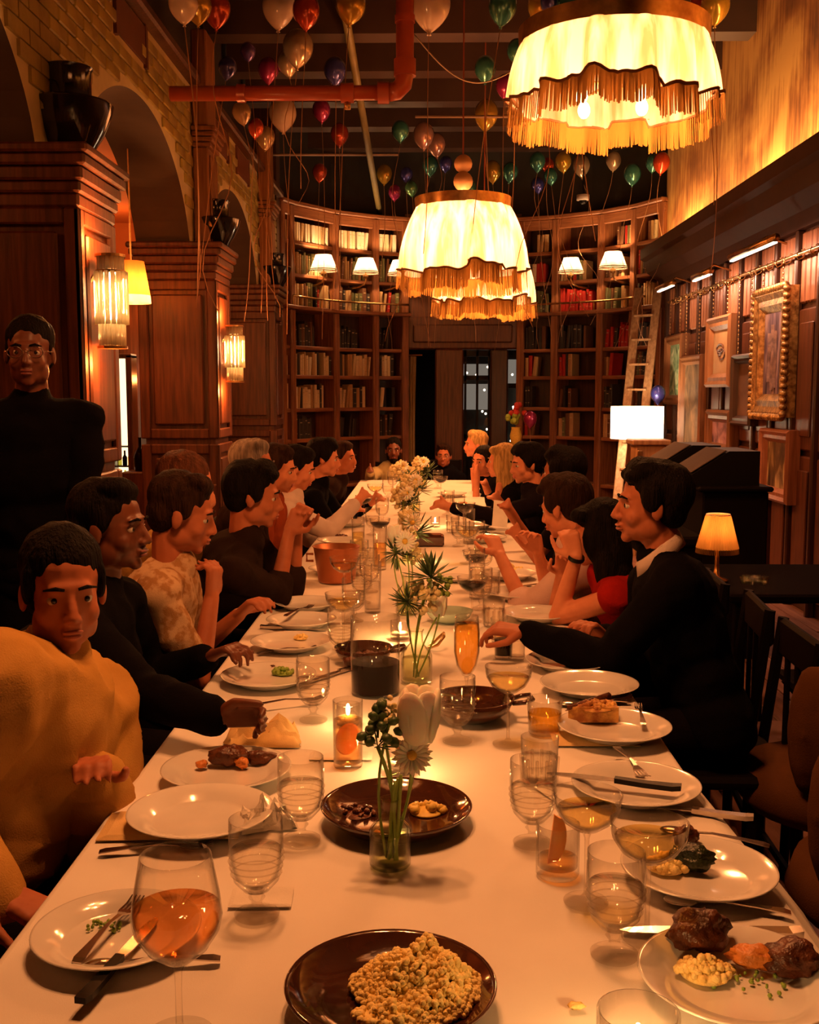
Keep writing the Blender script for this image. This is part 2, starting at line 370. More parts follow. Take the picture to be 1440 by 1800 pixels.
def painting(x0, x1, yt, yb, fw, fm, cm, label, ornate=False, chain=True, off=.08, fig=None):
    X = XR - off; a = atX(x0, yt, X); b_ = atX(x1, yt, X); bo = atX(x1, yb, X)
    Y0, Y1 = b_.y, a.y; zt = b_.z; zb = bo.z; zc = (zt + zb) / 2; W = Y1 - Y0; H = zt - zb
    t = thing('framed_painting', label, 'painting', (X, (Y0 + Y1) / 2, zc), 0, 'framed pictures hung on the gallery wall')
    m = MB(); w2, h2 = W / 2, H / 2
    steps = [(0, .0, fw * .18), (fw * .18, -.045, fw * .5), (fw * .5, -.03, fw * .78), (fw * .78, -.015, fw)]
    prof = [(0, .05), (0, -.03), (fw * .2, -.05), (fw * .45, -.03), (fw * .7, -.035), (fw, 0), (fw, .03)]
    vs = []
    for (sy, sz) in ((-1, -1), (1, -1), (1, 1), (-1, 1)):
        for (q, d) in prof: vs.append((d, sy * (w2 - q), sz * (h2 - q)))
    k = len(prof); fs = [(i * k + j, ((i + 1) % 4) * k + j, ((i + 1) % 4) * k + j + 1, i * k + j + 1) for i in range(4) for j in range(k - 1)]
    m.add(vs, fs).build('frame', fm, t)
    if ornate:
        m = MB()
        for side in (-1, 1):
            n_ = int(H / .05)
            for i in range(n_):
                z = -h2 + H * (i + .5) / n_; m.ell((-.04, side * w2 * 1.0, z), (.03, .028, .024), 6, 4)
        for side in (-1, 1):
            n_ = int(W / .05)
            for i in range(n_): m.ell((-.04, -w2 + W * (i + .5) / n_, side * h2), (.03, .022, .03), 6, 4)
        m.build('carved_border', GILT, t, True)
    MB().box((.0, -w2 + fw, -h2 + fw), (.015, w2 - fw, h2 - fw)).build('canvas', cm, t)
    if fig:
        fm_, pts, rr = fig
        for q in pts:
            MB().tube([(-.003, y * (w2 - fw), z * (h2 - fw)) for y, z in q], rr, 5, flat=1).build('painted_figure', fm_, t)
    if chain:
        m = MB(); top = 2.53
        for s in (-.6, .6):
            y = s * w2; n_ = max(2, int((top - zt) / .035))
            for i in range(n_): m.ell((-.02, y, h2 + (i + .5) * (top - zt) / n_), (.006, .009, .014), 5, 3)
        m.build('chain', BRASS, t, True)
    return t
WF = wood('brown moulded frame', (.22, .09, .035), (.12, .045, .015), .3)
painting(1176, 1205, 585, 712, .1, WF, canvas('green landscape paint', [(.04, .07, .04), (.2, .28, .14), (.5, .5, .3)], 7), 'green landscape in a brown frame, farthest picture on the gallery wall')
painting(1202, 1240, 622, 806, .09, WF, canvas('brown portrait paint', [(.03, .015, .01), (.1, .06, .03), (.24, .13, .06)], 3), 'tall dim brown picture in a wooden frame beside the green landscape')
FIGB = mat('umber brush line', (.14, .05, .02), .6)
sw = [[(.1 + math.cos(a) * .4, .16 + math.sin(a) * .2) for a in np.linspace(0, 6.28, 18)], [(-.12 + math.cos(a) * .35, -.1 + math.sin(a) * .24) for a in np.linspace(0, 6.28, 18)], [(.15 + math.cos(a) * .22, -.02 + math.sin(a) * .12) for a in np.linspace(0, 6.28, 14)]]
painting(1250, 1292, 550, 680, .12, wood('light oak frame', (.42, .2, .08), (.28, .12, .045), .35), canvas('tan sketch paper', [(.45, .25, .1), (.5, .3, .13), (.55, .33, .15)], 3), 'tan drawing with a brown swirl in a wide oak frame', fig=(FIGB, sw, .008))
painting(1248, 1290, 722, 806, .11, WF, canvas('pink landscape paint', [(.05, .03, .05), (.4, .2, .25), (.7, .42, .42)], 3.5), 'small pink landscape in a wooden frame below the tan drawing', chain=False)
painting(1295, 1330, 620, 750, .08, W_DARK, canvas('dim umber paint', [(.05, .025, .015), (.13, .065, .03), (.16, .08, .04)], 2), 'dim brown picture in a dark frame beside the ornate gilt one')
FIGP = mat('pale painted figure', (.34, .2, .15), .7, col2=(.12, .07, .06), scale=14); 
figs = [[(-.3, .55), (-.28, .3), (-.32, -.1), (-.25, -.6), (-.3, -.85)], [(.35, .5), (.3, .2), (.38, -.2), (.33, -.7)], [(.02, .7), (0, .4), (-.05, 0), (.02, -.5), (-.02, -.9)]]
painting(1336, 1394, 500, 735, .17, GILT, canvas('figure painting ground', [(.03, .02, .03), (.15, .1, .12), (.36, .24, .2)], 3, (1, 2.5, .8)), 'large painting of pale standing figures in an ornate carved gilt frame', True, fig=(FIGP, figs, .02))
painting(1344, 1396, 757, 890, .1, wood('reddish frame', (.32, .12, .06), (.2, .07, .03), .3), canvas('forest interior paint', [(.02, .01, .008), (.12, .07, .03), (.5, .36, .18)], 2.6, (1, 2, .8)), 'dark forest painting in a reddish frame below the gilt one', chain=False)
for px, pyt, pyb in ((1418, 590, 900),):
    pass
# left arcade ---------------------------------------------------------
BRK = mat('glazed olive brick', (.5, .4, .1), .32, 0, .6, col2=(.28, .2, .045), scale=3, bump=.3, bscale=20)
MORT = mat('pale mortar', (.8, .7, .38), .9)
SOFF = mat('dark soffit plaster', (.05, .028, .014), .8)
COLS = [(1.7, 2.25), (4.72, 5.27), (7.74, 8.3), (10.76, 11.3)]
def arch_z(y):
    for (a0, a1), (b0, b1) in zip(COLS, COLS[1:]):
        if a1 - .05 < y < b0 + .05:
            c = (a1 + b0) / 2; h = (b0 - a1) / 2 + .05; return 2.4 + .88 * math.sqrt(max(0, 1 - ((y - c) / h) ** 2))
    return 0
m = MB(); ys = [0.0]; 
while ys[-1] < 12.3: ys.append(ys[-1] + .06)
top = 3.72; Wt = .4
for y0, y1 in zip(ys, ys[1:]):
    z0, z1 = max(arch_z(y0), 2.3), max(arch_z(y1), 2.3)
    if y1 < 1.7: z0 = z1 = 2.3
    vs = [(XL - .02, y0, z0), (XL - .02, y1, z1), (XL - .02, y1, top), (XL - .02, y0, top), (XL - Wt, y0, z0), (XL - Wt, y1, z1), (XL - Wt, y1, top), (XL - Wt, y0, top)]
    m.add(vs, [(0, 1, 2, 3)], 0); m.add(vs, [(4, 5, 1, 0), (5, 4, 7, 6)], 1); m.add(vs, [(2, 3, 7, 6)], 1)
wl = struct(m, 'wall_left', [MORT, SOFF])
niches = [6.3, 8.95, 10.0]
bm_ = [MB().cbox((-.004, -L / 2, -.033), (.016, L / 2, .033), .006).mesh('brick', BRK) for L in (.235, .115)]
cnt = 0; rest = MB()
for j in range(22):
    z = 2.38 + j * .0735; y = 3.2 + (.12 if j % 2 else 0)
    while y < 12.2:
        L = .245; half = 0
        ok = z + .03 < top and all(z - .034 > max(arch_z(q), 2.3) or arch_z(q) == 0 for q in (y - .11, y, y + .11))
        if ok and z > 3.44 and any(abs(y - n_) < .33 for n_ in niches): ok = False
        if ok and any(a - .02 < y < b + .02 for a, b in COLS): ok = z > 2.7 and abs(y - (COLS[2][0] + .28)) > .2 and abs(y - (COLS[3][0] + .28)) > .2
        if ok and (y > 5.0) and cnt < 300:
            o = bpy.data.objects.new('brick', bm_[0]); C.objects.link(o); o.parent = wl; o.location = (XL - .02 + random.uniform(0, .004), y, z); cnt += 1
        elif ok: rest.box((XL - .024, y - .117, z - .033), (XL - .005, y + .117, z + .033))
        y += L
rest.build('brick', BRK, wl, kind='stuff')
NICHE = mat('dark red niche', (.12, .03, .012), .6)
for y in niches:
    m = MB()
    m.box((XL - .018, y - .3, 3.49), (XL - .006, y + .3, 3.7)); m.box((XL - .02, y - .33, 3.47), (XL + .0, y - .29, 3.71)); m.box((XL - .02, y + .29, 3.47), (XL + .0, y + .33, 3.71))
    struct(m, 'niche', NICHE, parent=wl)
struct(MB().cbox((XL - .1, 0, top), (XL + .06, 12.3, top + .07), .015), 'trim_3', W_WALN)
struct(MB().box((XL - .35, -1.4, top + .07), (XL - .25, 14, ZC)), 'wall_left_upper', mat('dark upper wall', (.02, .01, .007), .8))
# wood-clad columns
def column(y0, y1, k):
    x1 = -1.49; x0 = -2.05; zt = 2.52
    t = struct(MB().box((x0 + .03, y0 + .03, 0), (x1 - .03, y1 - .03, zt)), 'pillar', W_WALN)
    def panel(nm, M, W, z0, z1):
        m = MB(); s = .07
        m.cbox((-W / 2, 0, z0), (-W / 2 + s, .03, z1), .008, 0, M); m.cbox((W / 2 - s, 0, z0), (W / 2, .03, z1), .008, 0, M)
        m.cbox((-W / 2 + s, 0, z0), (W / 2 - s, .03, z0 + s), .008, 0, M); m.cbox((-W / 2 + s, 0, z1 - s), (W / 2 - s, .03, z1), .008, 0, M)
        m.cbox((-W / 2 + s + .03, .012, z0 + s + .03), (W / 2 - s - .03, .034, z1 - s - .03), .012, 0, M)
        m.build(nm, W_WALN, t)
    MF = Matrix.Translation(((x0 + x1) / 2, y0 + .03, 0)) @ Matrix.Rotation(math.pi, 4, 'Z')
    MS = Matrix.Translation((x1 - .03, (y0 + y1) / 2, 0)) @ Matrix.Rotation(-math.pi / 2, 4, 'Z')
    for z0, z1 in ((.15, 1.2), (1.24, 2.36)):
        panel('panel', MF, x1 - x0, z0, z1); panel('panel', MS, y1 - y0, z0, z1)
    m = MB()
    for i, (e, z0, z1) in enumerate(((.0, 2.36, 2.42), (.012, 2.42, 2.47), (.026, 2.47, 2.53), (.045, 2.53, 2.58), (.06, 2.58, 2.62))): m.cbox((x0 - e, y0 - e, z0), (x1 + e, y1 + e, z1), .01)
    m.cbox((x0 - .03, y0 - .03, 0), (x1 + .03, y1 + .03, .15), .02)
    m.build('cornice', W_WALN, t)
    # black urn standing on top
    u = thing('urn', ['glossy black urn on the nearest wooden pillar, cut by the frame', 'glossy black flared urn on the tall pillar behind the standing man', 'round black urn on the middle wooden pillar', 'small black urn on the pillar beside the bookcase'][k], 'urn', (x1 - .11 if k < 2 else x1 - .03, (y0 + y1) / 2 - .02, 2.62))
    s = 1.0 if k < 2 else .85
    P = [(0, .0), (.09, 0), (.1, .015), (.105, .03), (.15, .1), (.185, .18), (.195, .225), (.185, .235), (.105, .245), (.1, .26), (.1, .37), (.11, .385), (.1, .39), (0, .385)]
    MB().lathe([(r * s, z * s) for r, z in P], 28).build('body', mat('glossy black ceramic', (.01, .009, .009), .12, 0, .6), u, 40)
for k, (a, b) in enumerate(COLS): column(a, b, k)
PIL = wood('orange oak pilaster', (.32, .13, .045), (.2, .07, .022), .4)
for y in (COLS[2][0] + .28, COLS[3][0] + .28):
    m = MB(); m.cbox((XL - .01, y - .16, 2.6), (XL + .1, y + .16, 3.3), .01)
    for q in (-.1, -.035, .03, .095): m.cbox((XL + .1, y + q - .02, 2.65), (XL + .115, y + q + .02, 3.25), .006)
    for i in range(4): m.cbox((XL - .01, y - .17 - .012 * i, 3.3 + i * .035), (XL + .12 + .015 * i, y + .17 + .012 * i, 3.33 + i * .035), .006)
    m.cbox((XL - .01, y - .16, 3.44), (XL + .1, y + .16, 4.1), .01)
    struct(m, 'pilaster', PIL)
# back room seen through the arches
OR = mat('terracotta plaster', (.42, .13, .04), .8, col2=(.34, .1, .03), scale=2)
struct(MB().box((-4.6, -1.4, 0), (-4.5, 14, 3.5)), 'wall_back_room', OR)
struct(MB().box((-4.5, -1.4, 3.45), (XL - .39, 14, 3.5)), 'ceiling_back_room', OR)
struct(MB().box((-4.5, 12.3, 0), (XL - .05, 12.4, 3.5)), 'wall_back_room_end', OR)
struct(MB().box((-2.9, 9.6, 0), (-2.2, 9.75, 2.5)), 'partition_wall', W_WALN)
# library apse ---------------------------------------------------------
m = MB(); seg = 40; vs = []
for i in range(seg + 1):
    a = math.pi + (-math.pi) * i / seg
    for rr in (AR + .36, AR + .46):
        x, y = AX + rr * math.cos(a), AY + rr * math.sin(a)
        vs += [(x, y, 3.2), (x, y, ZC)]
for i in range(seg):
    o = i * 4; q = o + 4
    m.add(vs[o:o + 8], [(0, 4, 5, 1), (2, 3, 7, 6), (1, 5, 7, 3), (0, 2, 6, 4)])
struct(m, 'wall_back', mat('dark green black wall', (.02, .015, .01), .7))
struct(MB().box((-2.6, AY + .4, 0), (XL - .0, AY + .7, ZC)).box((XR + .05, AY + .4, 0), (XR + .6, AY + .7, ZC)), 'wall_back_side', W_DARK)
ZS = [.12, .45, 1.03, 1.39, 1.78, 2.12, 2.57, 2.95, 3.32]     # shelf tops; 2.57 is the ledge
ZTOP = 3.70
edges_l = [(497, 513), (513, 590), (590, 660), (660, 712)]
edges_r = [(915, 975), (975, 1055), (1055, 1112), (1112, 1160)]
BCOL = {'cream': (.8, .62, .36), 'tan': (.5, .3, .13), 'red': (.42, .02, .012), 'brown': (.13, .05, .02), 'dark': (.03, .02, .015), 'olive': (.14, .13, .05), 'white': (.85, .72, .5)}
BM = {}
PAGE = mat('book page edges', (.55, .42, .24), .9)
for c, v in BCOL.items():
    mm = mat('book cloth ' + c, v, .6, 0, .3, scale=14)
    gold = BRASS
    for t_ in range(2):
        m = MB()
        m.box((-.5, 0, 0), (-.42, 1, 1), 0); m.box((.42, 0, 0), (.5, 1, 1), 0); m.add([(-.5, 0, 0), (-.25, -.06, 0), (.25, -.06, 0), (.5, 0, 0), (-.5, 0, 1), (-.25, -.06, 1), (.25, -.06, 1), (.5, 0, 1)], [(0, 1, 5, 4), (1, 2, 6, 5), (2, 3, 7, 6), (4, 5, 6, 7), (3, 2, 1, 0)], 0)
        m.box((-.42, .02, .02), (.42, .95, .97), 1)
        if t_: m.box((-.3, -.065, .78), (.3, -.05, .82), 1); m.box((-.3, -.065, .2), (.3, -.05, .22), 1)
        BM[c, t_] = m.mesh('book', [mm, PAGE])
PALS = {'A8': ['cream', 'white', 'cream', 'tan'], 'A7': ['tan', 'olive', 'tan', 'brown'], 'A6': ['brown', 'olive', 'tan', 'brown', 'dark', 'red', 'tan', 'tan'], 'lo': ['dark', 'brown', 'dark'], 'cr': ['cream', 'white', 'dark', 'cream', 'tan'], 'red': ['red'], 'mix': ['tan', 'cream', 'brown', 'olive', 'brown', 'dark', 'tan', 'red'], 'rb': ['red', 'brown', 'red', 'dark']}
FILL_L = {8: ('A8', .95), 7: ('A7', .9), 6: ('A6', .92), 5: ('lo', .5), 4: ('cr', .95), 3: ('cr', .75), 2: ('lo', .4)}
FILL_R = {8: ('mix', .25), 7: ('mix', .7), 6: ('mix', .8), 5: ('lo', .7), 4: ('mix', .35), 3: ('lo', .3), 2: ('mix', .4)}
ORD = {8: 'topmost', 7: 'second', 6: 'third', 5: 'fourth', 4: 'fifth', 3: 'sixth', 2: 'seventh'}
NTH = ['first', 'second', 'third', 'fourth', 'fifth', 'sixth', 'seventh', 'eighth', 'ninth', 'tenth', 'eleventh', 'twelfth', 'thirteenth', 'fourteenth', 'fifteenth', 'sixteenth', 'seventeenth', 'eighteenth', 'nineteenth', 'twentieth', 'next', 'last'] + ['last'] * 20
nb = 0
def bay(px0, px1, nm, fills, first):
    global nb
    a, b = apx(px0), apx(px1); d = (b - a); W = d.length; ang = math.atan2(d.y, d.x)
    t = thing('bookcase', f'{nm} curved oak library bay filled with books', 'bookcase', (a + b) / 2, ang, 'oak bays of the curved library')
    D = .3
    for s in (-1, 1):
        MB().cbox((s * W / 2 - .045, -.03, 0), (s * W / 2 + .045, D, ZTOP), .008).build('upright', W_POST, t)
    MB().box((-W / 2, D, 0), (W / 2, D + .03, ZTOP)).build('back_panel', W_DARK, t)
    for i, z in enumerate(ZS):
        pr_ = .1 if i == 6 else 0
        MB().cbox((-W / 2 - (.05 if pr_ else -.04), -pr_, z - .05), (W / 2 + (.05 if pr_ else -.04), D, z - .005), .008).build('shelf', W_SHELF, t)
    m = MB().cbox((-W / 2 - .05, -.06, ZTOP), (W / 2 + .05, D + .05, ZTOP + .05), .01); m.cbox((-W / 2 - .05, -.02, ZTOP - .12), (W / 2 + .05, .02, ZTOP), .008); m.build('cornice', W_SHELF, t)
    for i, (pal, fill) in fills.items():
        x = -W / 2 + .06; end = W / 2 - .06; gap = (ZS[i + 1] if i + 1 < len(ZS) else ZTOP - .1) - ZS[i] - .07
        xe = -W / 2 + .06 + (end - x) * fill
        if pal in ('mix',) and i == 8: x = xe * .3; xe = end
        kk = -1
        while x < xe:
            tw = random.uniform(.028, .058); h = min(gap, .27 * random.uniform(.78, 1.08))
            if random.random() < .07: x += tw; continue
            if x + tw > end: break
            c = random.choice(PALS[pal]); dp = random.uniform(.15, .2)
            o = bpy.data.objects.new('book', BM[c, random.randint(0, 1)]); C.objects.link(o); nb += 1
            M = Matrix.Translation((a + b) / 2) @ Matrix.Rotation(ang, 4, 'Z')
            kk += 1; o.location = M @ Vector((x + tw / 2, .02, ZS[i] - .004)); o.scale = (tw, dp, h)
            lean = random.choice([0, 0, 0, 0, .0, R(6)]) if fill < .96 else 0
            o.rotation_euler = (0, lean, ang)
            lab = {'cream': 'cream cloth', 'white': 'off-white', 'tan': 'tan leather', 'red': 'bright red', 'brown': 'brown leather', 'dark': 'black', 'olive': 'olive cloth'}[c]
            tag(o, f'{lab} book, {NTH[kk]} from the left on the {ORD[i]} shelf, {nm} library bay', 'book', f'{c} books on the {ORD[i]} shelf of the {nm} library bay'); x += tw * (1.02 if not lean else 1.6)
names_l = ['far left edge', 'widest left', 'second left', 'left doorway']
for (p0, p1), nm in zip(edges_l, names_l): bay(p0, p1, nm, FILL_L, True)
names_r = ['right doorway', 'red book', 'ladder', 'far right edge']
for k, ((p0, p1), nm) in enumerate(zip(edges_r, names_r)):
    f = dict(FILL_R)
    if k == 1: f[6] = ('red', .8); f.pop(8)
    if k == 2: f[5] = ('rb', .8)
    bay(p0, p1, nm, f, False)
# brass rail along the library ledge
m = MB(); pts = []
for px in (497, 513, 550, 590, 625, 660, 690, 712): p = apx(px); q = (Vector((AX, AY, 0)) - p).normalized() * .14; pts.append((p + q) + Vector((0, 0, 2.66)))
r1 = thing('library_rail', 'brass rail curving above the ledge of the left bookcases', 'rail', (0, 0, 0))
MB().tube(pts, .014, 6).build('rod', BRASS, r1, True)
m = MB()
for p in pts[::2]: m.tube([p, p + Vector((0, 0, -.1))], .01, 5)
m.build('bracket', BRASS, r1)
pts = []
for px in (915, 945, 975, 1015, 1055, 1090, 1112, 1150): p = apx(px); q = (Vector((AX, AY, 0)) - p).normalized() * .14; pts.append((p + q) + Vector((0, 0, 2.66)))
r1 = thing('library_rail', 'brass rail curving above the ledge of the right bookcases', 'rail', (0, 0, 0))
MB().tube(pts, .014, 6).build('rod', BRASS, r1, True)
m = MB()
for p in pts[::2]: m.tube([p, p + Vector((0, 0, -.1))], .01, 5)
m.build('bracket', BRASS, r1)
# doorway with header, posts, glazed door and night outside
da, db = apx(712), apx(915); YD = min(da.y, db.y) + .05
hd = at(800, 556, YD); hb = at(800, 614, YD)
struct(MB().cbox((da.x, YD, hb.z), (db.x, YD + .3, hd.z + .0), .02).cbox((da.x + .1, YD - .02, hb.z + .08), (db.x - .1, YD + .02, hd.z - .1), .02).box((da.x, YD + .02, hd.z), (db.x, YD + .3, 3.8)), 'door_1', W_WALN)
d1 = bpy.data.objects['door_1']
for a_, b_ in ((765, 815), (862, 893)):
    x0, x1 = at(a_, 700, YD).x, at(b_, 700, YD).x
    MB().cbox((x0, YD, 0), (x1, YD + .2, hb.z), .02).build('post', W_WALN if a_ == 765 else W_DARK, d1)
YG = YD + .25
x0, x1 = at(816, 700, YG).x, at(862, 700, YG).x
m = MB(); m.box((x0, YG, 0), (x0 + .03, YG + .05, hb.z)); m.box((x1 - .03, YG, 0), (x1, YG + .05, hb.z))
for z in (.1, 1.0, at(830, 664, YG).z, hb.z - .05): m.box((x0, YG, z - .03), (x1, YG + .05, z + .03))
m.box(((x0 + x1) / 2 - .015, YG, 0), ((x0 + x1) / 2 + .015, YG + .05, hb.z)); x2, x3 = at(893, 700, YG).x, db.x
for z in (.9, at(905, 678, YG).z): m.box((x2, YG, z - .03), (x3, YG + .05, z + .03))
m.build('glazing_bar', BLACKP, d1)
MB().box((x0, YG + .02, 0), (x1, YG + .03, hb.z)).build('pane', GLASS, d1); MB().box((x2, YG + .02, 0), (x3, YG + .03, hb.z)).build('pane', GLASS, d1)
struct(MB().box((-4, 17, -.1), (5, 17.1, 4)), 'exterior_wall', mat('night facade', (.03, .025, .02), .8))
ex = bpy.data.objects['exterior_wall']
GW = emat('lit window across the street', (.42, .36, .3), .45)
for (a_, b_, c_, d_) in ((812, 860, 640, 660), (812, 858, 675, 720), (890, 918, 632, 680)):
    p, q = at(a_, c_, 16.98), at(b_, d_, 16.98); MB().box((p.x, 16.95, q.z), (q.x, 16.99, p.z)).build('window', GW, ex)
dots = MB(); random.seed(3)
for i in range(26):
    q = at(random.choice([random.uniform(815, 858), random.uniform(895, 915)]), random.uniform(636, 780), 16.9); dots.ell(q, .018, 6, 4)
dots.build('fairy_light', emat('tiny far lights', (1, .85, .65), 6), ex, kind='stuff')
# curtain in the doorway
cu = thing('curtain', 'narrow cream curtain hanging in the dark doorway gap', 'curtain', at(722, 700, YD + .1) * 1)
cu.location.z = 0
m = MB(); pts = []
for i in range(25):
    u = i / 24; 
    for j in range(9): z = .05 + 1.98 * j / 8; pts.append(((u - .5) * .15 * (1 - .25 * math.sin(j / 8 * 3.1)), .025 * math.sin(u * 22), z))
m.grid(pts, 25, 9).build('cloth', mat('cream curtain cloth', (.55, .42, .22), .8), cu, True)
MB().tube([(-.15, 0, 2.05), (.15, 0, 2.05)], .012, 6).build('rod', BRASS, cu)
# ================================================================== lamps
SHADE = shadecloth('ivory lamp silk', (.8, .8, .82), .62, (.62, .45, .3), .12)  # dark vertical streaks paint the shading of the pleats into the silk
SHADE2 = shadecloth('pleated lamp paper', (.9, .8, .66), .6)
FRING = shadecloth('gold fringe threads', (.24, .12, .03), .2)
TRIM = mat('brown braid trim', (.14, .05, .015), .8)
BULB = emat('glowing bulb', (1, .62, .28), 12)
def pendant(loc, rt, rb, hc, hf, p, label, seed, band=.06, cord=None, balls=False, nf=14, amp=.03):
    """loc = centre of the top ring. rt / rb = top / bottom radius, hc = cloth height, hf = fringe length"""
    rnd = random.Random(seed)
    t = thing('pendant_lamp', label, 'lamp', loc, 0, 'fringed pendant lamps over the table')
    cord = cord or ZC - loc[2]
    ph = [rnd.uniform(0, 6.28) for _ in range(4)]
    hem = [rnd.uniform(-.5, .5) for _ in range(nf)]
    def fold(a): return math.cos(nf * a + ph[0]) * .7 + .5 * math.cos((nf * 2 - 3) * a + ph[1]) + .3 * math.cos(5 * a + ph[2])
    def hemz(a):
        k = (a / 6.2832 * nf + ph[3]) % nf; return -hc + .055 * hem[int(k) % nf] + .012 * fold(a)
    n = 160; nv = 10; pts = []
    for i in range(n):
        a = 2 * math.pi * i / n; hz = hemz(a)
        for j in range(nv):
            u = j / (nv - 1); z = hz * u
            r = rt + (rb - rt) * (1 - (1 - u) ** 2.2) + amp * fold(a) * (.15 + .85 * u)
            pts.append((r * math.cos(a), r * math.sin(a), z))
    MB().grid(pts, n, nv, close=True).build('shade', SHADE, t, True)
    # top band ring
    MB().lathe([(rt + .008, -.015), (rt + .012, band), (rt - .004, band), (rt - .008, -.015)], 48).build('top_band', BRASS, t, 40)
    # braid over the fringe
    q = []
    for i in range(n + 1):
        a = 2 * math.pi * i / n; r = rb + amp * fold(a) + .006; q.append((r * math.cos(a), r * math.sin(a), hemz(a)))
    MB().tube(q, .009, 4).build('braid', TRIM, t, True)
    m = MB(); nfr = 520
    for i in range(nfr):
        a = 2 * math.pi * i / nfr; r = rb + amp * fold(a) + .004; z = hemz(a); L = hf * rnd.uniform(.93, 1.03); da = rnd.uniform(-.006, .006)
        w_ = .0105; ta = (-math.sin(a), math.cos(a)); c = (r * math.cos(a), r * math.sin(a)); c2 = ((r + .01) * math.cos(a + da), (r + .01) * math.sin(a + da))
        rr = rnd.uniform(-.004, .004)
        m.add([(c[0] - ta[0] * w_ / 2, c[1] - ta[1] * w_ / 2, z), (c[0] + ta[0] * w_ / 2, c[1] + ta[1] * w_ / 2, z), (c2[0] + ta[0] * w_ * .3 + rr, c2[1] + ta[1] * w_ * .3 + rr, z - L), (c2[0] - ta[0] * w_ * .3 + rr, c2[1] - ta[1] * w_ * .3 + rr, z - L)], [(0, 1, 2, 3)])
    m.build('fringe', FRING, t, kind='stuff')
    # frame: three spokes and hub, four bulbs
    m = MB()
    for k in range(3):
        a = k * 2.094; m.tube([(0, 0, band * .5), (rt * math.cos(a), rt * math.sin(a), band * .5)], .006, 5)
    m.tube([(0, 0, band), (0, 0, -.22)], .012, 6); m.build('spider', BRASS, t)
    MB().tube([(0, 0, band * .5), (0, 0, cord)], .007, 6).build('cord', mat('rust red cord', (.3, .06, .02), .6), t)
    if balls:
        m = MB(); m.ell((0, 0, .19), .075, 12, 8); m.ell((0, 0, .32), .07, 12, 8); m.build('turned_ball', mat('pale turned wood', (.6, .34, .16), .4), t, True)
    for k in range(4):
        a = k * math.pi / 2 + .6; x, y = rt * .45 * math.cos(a), rt * .45 * math.sin(a)
        b = MB(); b.ell((0, 0, 0), (.03, .03, .04), 10, 7); o = b.build('bulb', BULB, t, True); o.location = (x, y, -.26)
        MB().tube([(x, y, -.2), (0, 0, -.18)], .006, 5).build('arm', BRASS, t)
        l = point('bulb_light', (x, y, -.31), p, WARM, .045, t)
    return t
c = at(1078, 100, 5.2)
pendant((c.x, 5.2, 3.17), .425, .465, .265, .13, P_BIG, 'nearest and largest ivory pendant lamp with brown fringe, top right over the table', 3, balls=False)
pendant((at(814, 360, 8.5).x, 8.5, 2.985), .36, .47, .49, .15, P_MID, 'middle ivory pendant lamp with a bulging draped shade and gold fringe', 8, balls=True, nf=10, amp=.045)
pendant((at(851, 440, 10.1).x, 10.1, 2.80), .38, .46, .40, .14, P_MID, 'farthest ivory pendant lamp, low behind the middle one', 12, nf=12)
pendant((-.15, 2.2, 3.25), .455, .49, .40, .19, P_NEAR, 'fringed pendant lamp over the near end of the table, above the picture', 5)
# crystal sconces
CRY = shadecloth('frosted crystal rods', (.95, .8, .55), .8)
def sconce(x, y, z, s, label, p=P_SCONCE, off=(-.12, 0)):
    t = thing('wall_sconce', label, 'lamp', (x, y, z), 0, 'crystal wall sconces'); m = MB()
    for tier, (r, z0, z1) in enumerate(((.05, .12, .2), (.065, -.1, .13), (.05, -.2, -.08))):
        for k in range(16):
            a = k * math.pi / 8; m.tube([(r * s * math.cos(a), r * s * math.sin(a), z0 * s), (r * s * math.cos(a), r * s * math.sin(a), z1 * s)], .011 * s, 5)
    m.build('crystal_rods', CRY, t, True)
    m = MB()
    for z_ in (.2, .13, -.2): m.lathe([(.066 * s, z_ * s - .006), (.066 * s, z_ * s + .006), (.03 * s, z_ * s + .006), (.03 * s, z_ * s - .006)], 20)
    m.tube([(0, 0, .13 * s), (off[0] * .5, off[1] * .5, .13 * s), (off[0], off[1], .05 * s)], .008, 6); m.build('bracket', BRASS, t)
    MB().ell((0, 0, 0), (.026 * s, .026 * s, .13 * s), 8, 8).build('bulb', emat('sconce bulb', (1, .7, .4), 70), t, True)
    point('sconce_light', (0, -.042, .06), p * 1.1, (1, .5, .2), .015, t); point('sconce_light', (.025, .038, -.07), p * 1.1, (1, .5, .2), .015, t)
    point('sconce_glow', (0, -.02, .27), p * .4, WARM2, .03, t); point('sconce_glow', (0, -.02, -.27), p * .4, WARM2, .03, t)
sconce(-1.40, 4.85, 1.97, 1.0, 'bright cylindrical crystal sconce on the nearer wooden pillar')
sconce(-1.40, 7.94, 1.85, 1.0, 'bright cylindrical crystal sconce on the middle wooden pillar')
q = at(262, 612, 9.5); sconce(q.x, 9.5, q.z, .8, 'narrow crystal sconce glimpsed between the two wooden pillars', P_SCONCE * .3, (0, .12))
# back room pendant
q = at(231, 495, 7.2)
t = thing('pendant_lamp', 'plain orange drum pendant in the back room behind the nearer pillar', 'lamp', q)
MB().lathe([(.085, .13), (.12, -.09)], 30).build('shade', shadecloth('amber shade', (.7, .32, .08), .5), t, True)
MB().lathe([(.12, -.09), (.125, -.14), (.12, -.14)], 30).build('lower_band', SHADE2, t, True)
MB().tube([(0, 0, .1), (0, 0, 3.45 - q.z)], .006, 5).build('cord', BRASS, t)
MB().ell((0, 0, 0), .03, 8, 6).build('bulb', BULB, t, True)
point('bulb_light', (0, 0, -.05), P_BACK, WARM2, .03, t)
for y in (3.4, 6.4, 9.3, 11.3): point('back_room_lamp', (-3.2, y, 2.9), P_BACK * 1.5, WARM2, .12)
